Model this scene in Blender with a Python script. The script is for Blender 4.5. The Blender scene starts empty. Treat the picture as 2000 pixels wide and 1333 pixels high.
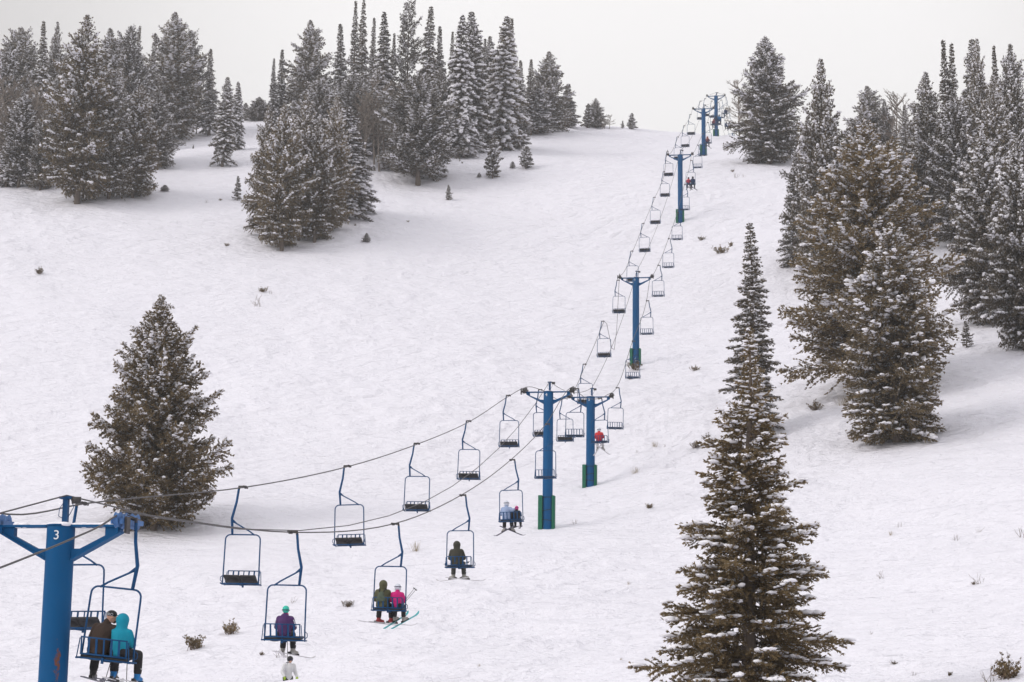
import bpy, math, random
import numpy as np
from mathutils import Vector, Matrix

random.seed(7)
sc = bpy.context.scene
COL = sc.collection
R_ = math.radians

# ------------------------------------------------------------------ camera
FPX, CX, CY = 3900.0, 1000.0, 666.5
TH, RO = R_(11.0), 0.012
Fw = np.array([0, math.cos(TH), math.sin(TH)])
U0 = np.array([0, -math.sin(TH), math.cos(TH)])
Rt0 = np.array([1.0, 0, 0])
CU = U0 * math.cos(RO) - Rt0 * math.sin(RO)
CR = Rt0 * math.cos(RO) + U0 * math.sin(RO)
cam_d = bpy.data.cameras.new("camera")
cam = bpy.data.objects.new("camera", cam_d)
COL.objects.link(cam)
m = Matrix(((CR[0], CU[0], -Fw[0], 0), (CR[1], CU[1], -Fw[1], 0), (CR[2], CU[2], -Fw[2], 0), (0, 0, 0, 1)))
cam.matrix_world = m
cam_d.sensor_fit = 'HORIZONTAL'; cam_d.sensor_width = 36; cam_d.lens = FPX / 2000 * 36
cam_d.clip_start = 0.3; cam_d.clip_end = 6000
sc.camera = cam


def unproj(px, py, D):
    return Fw * D + CR * ((px - CX) / FPX * D) + CU * ((CY - py) / FPX * D)


def proj(P):
    P = np.asarray(P, float)
    d = P @ Fw
    return CX + FPX * (P @ CR) / d, CY - FPX * (P @ CU) / d, d


def z_at(x, y, py):
    """height at plan point (x,y) that shows on picture row py"""
    k = (CY - py) / FPX
    a = x * CU[0] + y * CU[1]; b = CU[2]
    d = x * Fw[0] + y * Fw[1]; e = Fw[2]
    return (k * d - a) / (b - k * e)


# ------------------------------------------------------------------ terrain
ctrl = []
for py, lst in {
    1333: [(-400, 92), (0, 86), (400, 82), (800, 74), (1200, 67), (1600, 60), (2000, 52), (2400, 48)],
    1200: [(-300, 106), (0, 103), (500, 99), (900, 92), (1300, 88), (1700, 82), (2000, 76)],
    1030: [(-300, 127), (100, 126), (300, 126), (700, 121), (1069, 117), (1400, 112), (1700, 107), (2000, 99), (2400, 92)],
    940: [(-300, 142), (100, 141), (600, 139.5), (1153, 137.5), (1500, 124), (2000, 112)],
    850: [(-200, 154), (200, 153), (700, 152), (1153, 150), (1490, 138), (1740, 132), (2050, 124), (2400, 118)],
    712: [(-300, 173), (0, 173), (500, 175), (900, 177), (1242, 176), (1500, 166), (1800, 152), (2050, 148), (2400, 140)],
    600: [(-200, 193), (100, 194), (600, 197), (1100, 199), (1400, 196), (1650, 186), (1940, 174), (2300, 165)],
    480: [(-200, 216), (0, 218), (300, 221), (575, 222), (900, 227), (1290, 227), (1560, 210), (1820, 208), (2200, 195)],
    395: [(-200, 240), (60, 241), (200, 241), (500, 247), (690, 246), (850, 252), (1100, 249), (1329, 245)],
    300: [(330, 287), (440, 275), (700, 275), (960, 275), (1150, 290), (1375, 288), (1500, 276)],
}.items():
    ctrl += [unproj(px, py, D) for px, D in lst]
ctrl += [unproj(*a) for a in [
    (0, 300, 285), (150, 280, 300), (400, 262, 312), (500, 236, 325), (700, 240, 322), (900, 246, 322),
    (1130, 250, 325), (1300, 262, 328), (1399, 267, 328), (1450, 268, 328),
    (1650, 300, 305), (1850, 290, 300), (2100, 290, 290), (-250, 300, 280),
    (-200, 300, 400), (100, 300, 400), (500, 290, 400), (900, 300, 400), (1200, 318, 400), (1430, 333, 394), (1700, 345, 400), (2100, 350, 400),
    (0, 330, 600), (1000, 360, 600), (2000, 380, 600), (1000, 480, 900), (0, 480, 900), (2000, 480, 900),
    (100, 1805, 40)]]
ctrl += [np.array(a, float) for a in [
    (0, 0, -1.75), (12, 22, -0.9), (-10, 18, -3.2), (0, 34, -0.9), (-16, 0, -7.5), (20, 10, 0.2), (-12, -20, -9), (12, -20, -6),
    (30, 30, 3.0), (-30, 30, -6.5), (-45, 60, -3), (-60, 20, -9), (60, 20, 5), (0, -80, -20), (60, -60, -14), (-60, -60, -22),
    (5, 50, 0.0)]]
ctrl = np.array(ctrl)
SC = 100.0


def tps_fit(P, lam):
    n = len(P); X = P[:, :2] / SC
    r = np.linalg.norm(X[:, None] - X[None], axis=2)
    K = r * r * np.log(r + 1e-9) + lam * np.eye(n)
    A = np.zeros((n + 3, n + 3)); A[:n, :n] = K
    A[:n, n] = 1; A[:n, n + 1:] = X; A[n, :n] = 1; A[n + 1:, :n] = X.T
    b = np.zeros(n + 3); b[:n] = P[:, 2]
    return X, np.linalg.solve(A, b)


TX, TW = tps_fit(ctrl, 2e-4)


def tps(x, y):
    x = np.asarray(x, float).ravel() / SC; y = np.asarray(y, float).ravel() / SC
    out = np.empty(len(x))
    for i in range(0, len(x), 20000):
        xs, ys = x[i:i + 20000], y[i:i + 20000]
        r2 = (xs[:, None] - TX[:, 0]) ** 2 + (ys[:, None] - TX[:, 1]) ** 2
        out[i:i + 20000] = (0.5 * r2 * np.log(r2 + 1e-18)) @ TW[:-3] + TW[-3] + TW[-2] * xs + TW[-1] * ys
    return out


def vnoise(x, y, seed=0):
    xi = np.floor(x).astype(np.int64); yi = np.floor(y).astype(np.int64)
    xf = x - xi; yf = y - yi

    def h(a, b):
        n = (a * 374761393 + b * 668265263 + seed * 974634777) & 0xffffffff
        n = ((n ^ (n >> 13)) * 1274126177) & 0xffffffff
        return ((n ^ (n >> 16)) & 0xffff) / 65535.0 * 2 - 1
    u = xf * xf * xf * (xf * (xf * 6 - 15) + 10); v = yf * yf * yf * (yf * (yf * 6 - 15) + 10)
    a = h(xi, yi) * (1 - u) + h(xi + 1, yi) * u
    b = h(xi, yi + 1) * (1 - u) + h(xi + 1, yi + 1) * u
    return a * (1 - v) + b * v


PITS = []


def ground_z(x, y):
    x = np.asarray(x, float).ravel(); y = np.asarray(y, float).ravel()
    z = tps(x, y)
    z += 0.45 * vnoise(x / 23, y / 27, 1) + 0.30 * vnoise(x / 9 + y / 40, y / 11, 2) + 0.12 * vnoise(x / 4.1 + y / 9, y / 4.7, 12)
    # wind drifts, drawn out across the slope
    xr = x * 0.93 + y * 0.36; yr = -x * 0.36 + y * 0.93
    m_ = np.clip(vnoise(x / 14, y / 17, 5) + 0.55, 0, 1.3)
    z += 2.2 * m_ * (0.10 * (1 - np.abs(vnoise(xr / 4.5, yr / 1.9, 3))) ** 2 + 0.055 * (1 - np.abs(vnoise(xr / 2.0, yr / 0.8, 4))) ** 2)
    z += 0.045 * vnoise(xr / 1.1, yr / 0.55, 6) + 0.014 * vnoise(x / 0.4, y / 0.33, 8)
    for (px, py, r, d) in PITS:
        z -= d * np.exp(-((x - px) ** 2 + (y - py) ** 2) / (r * r))
    return z


def hit(px, py, d0=20.0, d1=420.0, tries=0):
    """where the picture ray meets the snow"""
    base = unproj(px, py, 1.0)
    D = np.arange(d0, d1, 0.4)
    P = base[None] * D[:, None]
    dz = P[:, 2] - ground_z(P[:, 0], P[:, 1])
    k = np.where(dz < 0)[0]
    if len(k) == 0:
        return hit(px, py + 2, d0, d1, tries + 1) if tries < 60 else P[-1]
    a = D[max(k[0] - 1, 0)]
    Df = np.linspace(a, D[k[0]], 12); Pf = base[None] * Df[:, None]
    j = np.argmin(np.abs(Pf[:, 2] - ground_z(Pf[:, 0], Pf[:, 1])))
    return Pf[j]


# ------------------------------------------------------------------ materials
MAT = {}


def newmat(name):
    mt = bpy.data.materials.new(name); mt.use_nodes = True
    MAT[name] = mt
    nt = mt.node_tree
    return mt, nt, nt.nodes["Principled BSDF"]


def simple(name, col, rough=0.6, metal=0.0, var=0.12, scale=6.0, bump=0.0, spec=0.3):
    mt, nt, b = newmat(name)
    tc = nt.nodes.new("ShaderNodeTexCoord"); nz = nt.nodes.new("ShaderNodeTexNoise")
    nz.inputs["Scale"].default_value = scale; nz.inputs["Detail"].default_value = 5
    nt.links.new(tc.outputs["Object"], nz.inputs["Vector"])
    mx = nt.nodes.new("ShaderNodeMix"); mx.data_type = 'RGBA'
    mx.inputs[6].default_value = (*[c * (1 - var) for c in col], 1)
    mx.inputs[7].default_value = (*[min(1, c * (1 + var)) for c in col], 1)
    nt.links.new(nz.outputs["Fac"], mx.inputs[0]); nt.links.new(mx.outputs[2], b.inputs["Base Color"])
    b.inputs["Roughness"].default_value = rough; b.inputs["Metallic"].default_value = metal
    b.inputs["Specular IOR Level"].default_value = spec
    if bump:
        bp = nt.nodes.new("ShaderNodeBump"); bp.inputs["Strength"].default_value = 0.6; bp.inputs["Distance"].default_value = bump
        nt.links.new(nz.outputs["Fac"], bp.inputs["Height"]); nt.links.new(bp.outputs["Normal"], b.inputs["Normal"])
    return mt


SNOWC = (0.87, 0.86, 0.905)


def snow_ground():
    mt, nt, b = newmat("snow_ground")
    b.inputs["Roughness"].default_value = 0.75; b.inputs["Specular IOR Level"].default_value = 0.25
    geo = nt.nodes.new("ShaderNodeNewGeometry")

    def nz(scale, sc3, detail, rot=0.0):
        mp = nt.nodes.new("ShaderNodeMapping"); mp.inputs["Scale"].default_value = sc3; mp.inputs["Rotation"].default_value = (0, 0, rot)
        nt.links.new(geo.outputs["Position"], mp.inputs["Vector"])
        n = nt.nodes.new("ShaderNodeTexNoise"); n.inputs["Scale"].default_value = scale; n.inputs["Detail"].default_value = detail
        n.inputs["Roughness"].default_value = 0.6
        nt.links.new(mp.outputs["Vector"], n.inputs["Vector"])
        return n
    n1 = nz(0.42, (0.55, 1.2, 1), 5, 0.55); n2 = nz(1.7, (0.8, 1.1, 1), 4, -0.3); n3 = nz(9.0, (1, 1, 1), 3)
    ad = nt.nodes.new("ShaderNodeMath"); ad.operation = 'MULTIPLY_ADD'; ad.inputs[1].default_value = 0.22
    nt.links.new(n2.outputs["Fac"], ad.inputs[0]); nt.links.new(n1.outputs["Fac"], ad.inputs[2])
    ad2 = nt.nodes.new("ShaderNodeMath"); ad2.operation = 'MULTIPLY_ADD'; ad2.inputs[1].default_value = 0.07
    nt.links.new(n3.outputs["Fac"], ad2.inputs[0]); nt.links.new(ad.outputs[0], ad2.inputs[2])
    def track(rot, sc_, prev, seed):
        mp = nt.nodes.new("ShaderNodeMapping"); mp.inputs["Rotation"].default_value = (0, 0, rot); mp.inputs["Location"].default_value = (seed, seed * .7, 0)
        nt.links.new(geo.outputs["Position"], mp.inputs["Vector"])
        w = nt.nodes.new("ShaderNodeTexWave"); w.wave_type = 'BANDS'; w.wave_profile = 'SIN'; w.inputs["Scale"].default_value = sc_
        w.inputs["Distortion"].default_value = 9; w.inputs["Detail"].default_value = 0.5; w.inputs["Detail Scale"].default_value = 0.12
        nt.links.new(mp.outputs["Vector"], w.inputs["Vector"])
        r1 = nt.nodes.new("ShaderNodeMapRange"); r1.inputs[1].default_value = 0.965; r1.inputs[2].default_value = 1.0
        nt.links.new(w.outputs["Fac"], r1.inputs[0])
        nm_ = nz(0.06, (1, 1, 1), 2, rot); r2 = nt.nodes.new("ShaderNodeMapRange"); r2.inputs[1].default_value = 0.50; r2.inputs[2].default_value = 0.64
        nt.links.new(nm_.outputs["Fac"], r2.inputs[0])
        m_ = nt.nodes.new("ShaderNodeMath"); m_.operation = 'MULTIPLY'; nt.links.new(r1.outputs[0], m_.inputs[0]); nt.links.new(r2.outputs[0], m_.inputs[1])
        k_ = nt.nodes.new("ShaderNodeMath"); k_.operation = 'MULTIPLY_ADD'; k_.inputs[1].default_value = -0.05
        nt.links.new(m_.outputs[0], k_.inputs[0]); nt.links.new(prev, k_.inputs[2]); return k_.outputs[0]
    hgt = track(0.7, 0.10, ad2.outputs[0], 3.0); hgt = track(2.2, 0.07, hgt, 17.0)
    bp = nt.nodes.new("ShaderNodeBump"); bp.inputs["Strength"].default_value = 1.0; bp.inputs["Distance"].default_value = 1.15
    nt.links.new(hgt, bp.inputs["Height"]); nt.links.new(bp.outputs["Normal"], b.inputs["Normal"])
    n4 = nz(0.05, (1, 1, 1), 5)
    mx = nt.nodes.new("ShaderNodeMix"); mx.data_type = 'RGBA'
    mx.inputs[6].default_value = (0.835, 0.822, 0.885, 1); mx.inputs[7].default_value = (0.868, 0.855, 0.925, 1)
    nt.links.new(n4.outputs["Fac"], mx.inputs[0]); nt.links.new(mx.outputs[2], b.inputs["Base Color"])
    return mt


def needles(name, c0, c1, c2):
    mt, nt, b = newmat(name)
    at = nt.nodes.new("ShaderNodeAttribute"); at.attribute_name = "tint"
    oi = nt.nodes.new("ShaderNodeObjectInfo")
    rp = nt.nodes.new("ShaderNodeValToRGB")
    e = rp.color_ramp.elements
    e[0].position = 0.05; e[0].color = (*c0, 1); e[1].position = 0.90; e[1].color = (*c2, 1)
    fr = e.new(0.97); fr.color = (0.74, 0.73, 0.76, 1)
    k = e.new(0.5); k.color = (*c1, 1)
    nt.links.new(at.outputs["Fac"], rp.inputs["Fac"])
    hs = nt.nodes.new("ShaderNodeHueSaturation")
    mr = nt.nodes.new("ShaderNodeMapRange"); mr.inputs[3].default_value = 0.75; mr.inputs[4].default_value = 1.25
    nt.links.new(oi.outputs["Random"], mr.inputs[0]); nt.links.new(mr.outputs[0], hs.inputs["Value"])
    nt.links.new(rp.outputs["Color"], hs.inputs["Color"]); nt.links.new(hs.outputs["Color"], b.inputs["Base Color"])
    b.inputs["Roughness"].default_value = 0.7; b.inputs["Specular IOR Level"].default_value = 0.2
    tr = nt.nodes.new("ShaderNodeBsdfTranslucent"); ms = nt.nodes.new("ShaderNodeMixShader"); ms.inputs[0].default_value = 0.42
    nt.links.new(hs.outputs["Color"], tr.inputs["Color"]); nt.links.new(b.outputs[0], ms.inputs[1]); nt.links.new(tr.outputs[0], ms.inputs[2])
    nt.links.new(ms.outputs[0], nt.nodes["Material Output"].inputs["Surface"])
    return mt


snow_ground()
simple("snow", SNOWC, 0.7, var=0.03, scale=4, bump=0.01, spec=0.2)
needles("needles_dark", (0.088, 0.072, 0.050), (0.155, 0.127, 0.086), (0.235, 0.190, 0.130))
needles("needles_olive", (0.105, 0.080, 0.046), (0.205, 0.156, 0.088), (0.31, 0.238, 0.135))
needles("needles_grey", (0.100, 0.086, 0.066), (0.170, 0.145, 0.110), (0.24, 0.208, 0.160))
needles("needles_brown", (0.115, 0.084, 0.044), (0.220, 0.163, 0.086), (0.33, 0.245, 0.132))
simple("bark", (0.16, 0.130, 0.108), 0.9, var=0.4, scale=9, bump=0.03, spec=0.1)
simple("pale_bark", (0.25, 0.212, 0.182), 0.9, var=0.25, scale=9, spec=0.1)
simple("twig", (0.14, 0.095, 0.065), 0.9, var=0.3, spec=0.1)
simple("dry_grass", (0.36, 0.29, 0.19), 0.9, var=0.25, spec=0.1)
simple("chair_blue", (0.003, 0.056, 0.160), 0.55, var=0.25, scale=5, spec=0.2)
simple("sheave_blue", (0.055, 0.15, 0.36), 0.5, var=0.25, scale=8)
simple("seat_black", (0.022, 0.021, 0.023), 0.6, var=0.35, scale=7, spec=0.3)
simple("dark_steel", (0.06, 0.055, 0.055), 0.5, metal=0.3, var=0.3, scale=12)
simple("cable_steel", (0.085, 0.08, 0.083), 0.55, metal=0.3, var=0.2, scale=14)
simple("pad_green", (0.008, 0.120, 0.068), 0.7, var=0.25, scale=3)
simple("strap_black", (0.02, 0.02, 0.022), 0.7)
simple("white_paint", (0.75, 0.77, 0.8), 0.6, var=0.05)
simple("skin", (0.50, 0.29, 0.21), 0.6, var=0.08)
simple("beard", (0.06, 0.035, 0.02), 0.9)


def tower_paint():
    mt, nt, b = newmat("tower_blue")
    tc = nt.nodes.new("ShaderNodeTexCoord")
    n1 = nt.nodes.new("ShaderNodeTexNoise"); n1.inputs["Scale"].default_value = 1.3; n1.inputs["Detail"].default_value = 6
    nt.links.new(tc.outputs["Object"], n1.inputs["Vector"])
    mx = nt.nodes.new("ShaderNodeMix"); mx.data_type = 'RGBA'
    mx.inputs[6].default_value = (0.001, 0.066, 0.185, 1); mx.inputs[7].default_value = (0.003, 0.090, 0.235, 1)
    nt.links.new(n1.outputs["Fac"], mx.inputs[0])
    # rust: small flecks and one run, in the attribute 'rust' x noise
    at = nt.nodes.new("ShaderNodeAttribute"); at.attribute_name = "rust"
    n2 = nt.nodes.new("ShaderNodeTexNoise"); n2.inputs["Scale"].default_value = 9; n2.inputs["Detail"].default_value = 7; n2.inputs["Roughness"].default_value = 0.7
    mp = nt.nodes.new("ShaderNodeMapping"); mp.inputs["Scale"].default_value = (1, 1, 0.55)
    nt.links.new(tc.outputs["Object"], mp.inputs["Vector"]); nt.links.new(mp.outputs["Vector"], n2.inputs["Vector"])
    ml = nt.nodes.new("ShaderNodeMath"); ml.operation = 'MULTIPLY_ADD'; ml.inputs[1].default_value = 0.42; ml.use_clamp = False
    nt.links.new(at.outputs["Fac"], ml.inputs[0]); nt.links.new(n2.outputs["Fac"], ml.inputs[2])
    st = nt.nodes.new("ShaderNodeMapRange"); st.inputs[1].default_value = 0.76; st.inputs[2].default_value = 0.84
    nt.links.new(ml.outputs[0], st.inputs[0])
    m2 = nt.nodes.new("ShaderNodeMix"); m2.data_type = 'RGBA'; m2.inputs[7].default_value = (0.16, 0.062, 0.035, 1)
    nt.links.new(st.outputs[0], m2.inputs[0]); nt.links.new(mx.outputs[2], m2.inputs[6])
    nt.links.new(m2.outputs[2], b.inputs["Base Color"])
    b.inputs["Roughness"].default_value = 0.6; b.inputs["Specular IOR Level"].default_value = 0.12
    return mt


tower_paint()

# ------------------------------------------------------------------ object helpers


def props(o, label=None, cat=None, group=None, kind=None):
    if label: o["label"] = label
    if cat: o["category"] = cat
    if group: o["group"] = group
    if kind: o["kind"] = kind
    return o


def empty(name, loc, rz=0.0, **k):
    o = bpy.data.objects.new(name, None); COL.objects.link(o)
    o.location = loc; o.rotation_euler = rz if isinstance(rz, tuple) else (0, 0, rz); o.empty_display_size = 0.3
    return props(o, **k)


def link(name, me, parent=None, **k):
    o = bpy.data.objects.new(name, me); COL.objects.link(o)
    if parent is not None: o.parent = parent
    return props(o, **k)


def np_mesh(name, V, F4, mat, smooth=False, tint=None):
    V = np.asarray(V, np.float32); F = np.asarray(F4, np.int32)
    me = bpy.data.meshes.new(name)
    k = F.shape[1]
    me.vertices.add(len(V)); me.vertices.foreach_set("co", V.ravel())
    me.loops.add(F.size); me.loops.foreach_set("vertex_index", F.ravel())
    me.polygons.add(len(F)); me.polygons.foreach_set("loop_start", np.arange(0, F.size, k, dtype=np.int32))
    me.update(calc_edges=True)
    if smooth: me.polygons.foreach_set("use_smooth", np.ones(len(F), bool))
    if tint is not None:
        a = me.attributes.new("tint", 'FLOAT', 'POINT'); a.data.foreach_set("value", np.asarray(tint, np.float32))
    me.materials.append(MAT[mat])
    return me


class MB:
    def __init__(s): s.v = []; s.f = []; s.sm = []

    def add(s, vs, fs, smooth=False):
        o = len(s.v); s.v += [tuple(map(float, v)) for v in vs]
        s.f += [tuple(i + o for i in f) for f in fs]; s.sm += [smooth] * len(fs)
        return s

    def tube(s, pts, rad, n=8, cap=True, smooth=True):
        pts = [Vector(p) for p in pts]
        if not isinstance(rad, (list, tuple)): rad = [rad] * len(pts)
        vs = []; up = None
        for i, p in enumerate(pts):
            a = pts[max(i - 1, 0)]; b = pts[min(i + 1, len(pts) - 1)]
            t = (b - a).normalized()
            if up is None:
                up = Vector((0, 0, 1)) if abs(t.z) < 0.9 else Vector((1, 0, 0))
            e1 = (up - t * up.dot(t))
            if e1.length < 1e-5: e1 = t.orthogonal()
            e1.normalize(); up = e1; e2 = t.cross(e1)
            for k in range(n):
                w = 2 * math.pi * (k + 0.5) / n
                vs.append(p + (e1 * math.cos(w) + e2 * math.sin(w)) * rad[i])
        fs = []
        for i in range(len(pts) - 1):
            for k in range(n):
                fs.append((i * n + k, i * n + (k + 1) % n, (i + 1) * n + (k + 1) % n, (i + 1) * n + k))
        s.add(vs, fs, smooth)
        if cap:
            o = len(s.v) - len(vs)
            s.f.append(tuple(o + k for k in reversed(range(n)))); s.sm.append(False)
            s.f.append(tuple(o + (len(pts) - 1) * n + k for k in range(n))); s.sm.append(False)
        return s

    def box(s, c, d, rot=None):
        c = Vector(c); hx, hy, hz = d[0] / 2, d[1] / 2, d[2] / 2
        vs = [Vector((x, y, z)) for x in (-hx, hx) for y in (-hy, hy) for z in (-hz, hz)]
        if rot is not None: vs = [rot @ v for v in vs]
        return s.add([v + c for v in vs], [(0, 1, 3, 2), (4, 6, 7, 5), (0, 4, 5, 1), (2, 3, 7, 6), (0, 2, 6, 4), (1, 5, 7, 3)])

    def plate(s, outline, y0, y1):
        """outline in x,z, counter-clockwise, extruded along y"""
        n = len(outline)
        vs = [(x, y0, z) for x, z in outline] + [(x, y1, z) for x, z in outline]
        return s.add(vs, [tuple(range(n)), tuple(reversed(range(n, 2 * n)))] + [(i, n + i, n + (i + 1) % n, (i + 1) % n) for i in range(n)])

    def ball(s, c, r, nu=10, nv=7, rot=None):
        c = Vector(c); r = (r, r, r) if not isinstance(r, (tuple, list)) else r
        vs = [Vector((0, 0, -r[2]))]
        for j in range(1, nv):
            ph = -math.pi / 2 + math.pi * j / nv
            for i in range(nu):
                th = 2 * math.pi * i / nu
                vs.append(Vector((r[0] * math.cos(ph) * math.cos(th), r[1] * math.cos(ph) * math.sin(th), r[2] * math.sin(ph))))
        vs.append(Vector((0, 0, r[2])))
        if rot is not None: vs = [rot @ v for v in vs]
        fs = [(0, 1 + (i + 1) % nu, 1 + i) for i in range(nu)]
        for j in range(nv - 2):
            for i in range(nu):
                a = 1 + j * nu; fs.append((a + i, a + (i + 1) % nu, a + nu + (i + 1) % nu, a + nu + i))
        t = len(vs) - 1; a = 1 + (nv - 2) * nu
        fs += [(a + i, a + (i + 1) % nu, t) for i in range(nu)]
        return s.add([v + c for v in vs], fs, True)

    def cone(s, p0, p1, r0, r1, n=14):
        """closed tapered limb with round ends"""
        s.tube([p0, p1], [r0, r1], n)
        s.ball(p0, r0 * 1.0, n, 8); s.ball(p1, r1 * 1.0, n, 8)
        return s

    def chain(s, pts, rad):
        for i in range(len(pts) - 1): s.cone(pts[i], pts[i + 1], rad[i], rad[i + 1])
        return s

    def mesh(s, name, mat):
        me = bpy.data.meshes.new(name); me.from_pydata(s.v, [], s.f); me.update()
        me.polygons.foreach_set("use_smooth", s.sm); me.materials.append(MAT[mat])
        return me

    def obj(s, name, mat, parent=None, **k): return link(name, s.mesh(name, mat), parent, **k)

    def fused(s, name, mat, vox=0.016, smooth=4, parent=None):
        """one continuous skin over all the shapes"""
        me = s.mesh(name, mat)
        o = bpy.data.objects.new(name, me); COL.objects.link(o)
        rm = o.modifiers.new("r", 'REMESH'); rm.mode = 'VOXEL'; rm.voxel_size = vox; rm.use_smooth_shade = True
        if smooth:
            sm = o.modifiers.new("s", 'SMOOTH'); sm.iterations = smooth; sm.factor = 0.5
        bpy.context.view_layer.update()
        dg = bpy.context.evaluated_depsgraph_get()
        m2 = bpy.data.meshes.new_from_object(o.evaluated_get(dg), depsgraph=dg)
        bpy.data.objects.remove(o); bpy.data.meshes.remove(me)
        m2.name = name
        if not m2.materials: m2.materials.append(MAT[mat])
        m2.materials[0] = MAT[mat]
        return link(name, m2, parent)


def copy_tree(o, parent=None):
    c = o.copy(); COL.objects.link(c)
    if parent is not None: c.parent = parent
    for ch in list(o.children): copy_tree(ch, c)
    return c


# ------------------------------------------------------------------ ground skier spot (a dip hides the legs)
SK = hit(562, 1327)
SKD = proj(SK)[2] + 1.3
SKP = unproj(562, 1327, SKD)
PITS.append((SKP[0], SKP[1], 1.0, 1.05))

# ------------------------------------------------------------------ snow ground mesh


def build_ground():
    r = [0.25]
    while r[-1] < 3: r.append(r[-1] * 1.15)
    while r[-1] < 40: r.append(r[-1] * 1.03)
    while r[-1] < 345: r.append(r[-1] * 1.0036)
    while r[-1] < 1500: r.append(r[-1] * 1.03)
    r = np.array(r)
    a = np.concatenate([np.arange(-180, -24, 3.0), np.arange(-24, -15.6, 0.3), np.arange(-15.6, 15.6, 0.05), np.arange(15.6, 24, 0.3), np.arange(24, 180, 3.0)])
    a = np.radians(a)
    na, nr = len(a), len(r)
    X = (r[:, None] * np.sin(a)[None]).ravel(); Y = (r[:, None] * np.cos(a)[None]).ravel()
    Z = ground_z(X, Y)
    V = np.stack([X, Y, Z], 1)
    V = np.vstack([V, [[0, 0, ground_z([0.0], [0.0])[0]]]])
    i = np.arange(nr - 1)[:, None] * na; j = np.arange(na)[None]; j2 = (j + 1) % na
    F = np.stack([i + j, i + na + j, i + na + j2, i + j2], -1).reshape(-1, 4)
    c = len(V) - 1
    me = np_mesh("snow_ground", V, F, "snow_ground", smooth=True)
    link("snow_ground", me, kind="structure")
    # middle disc
    F3 = [(c, k, (k + 1) % na) for k in range(na)]
    print("ground verts", len(V))


build_ground()

# ------------------------------------------------------------------ conifers
ICO_V = np.array([(0, 0, -1)] + [(0.894 * math.cos(R_(72 * k)), 0.894 * math.sin(R_(72 * k)), -0.447) for k in range(5)] +
                 [(0.894 * math.cos(R_(72 * k + 36)), 0.894 * math.sin(R_(72 * k + 36)), 0.447) for k in range(5)] + [(0, 0, 1)])
ICO_F = np.array([(0, 1 + (k + 1) % 5, 1 + k) for k in range(5)] + [(1 + k, 1 + (k + 1) % 5, 6 + k) for k in range(5)] +
                 [(1 + (k + 1) % 5, 6 + (k + 1) % 5, 6 + k) for k in range(5)] + [(6 + k, 6 + (k + 1) % 5, 11) for k in range(5)])


def norm(a): return a / (np.linalg.norm(a, axis=-1, keepdims=True) + 1e-9)


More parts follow.
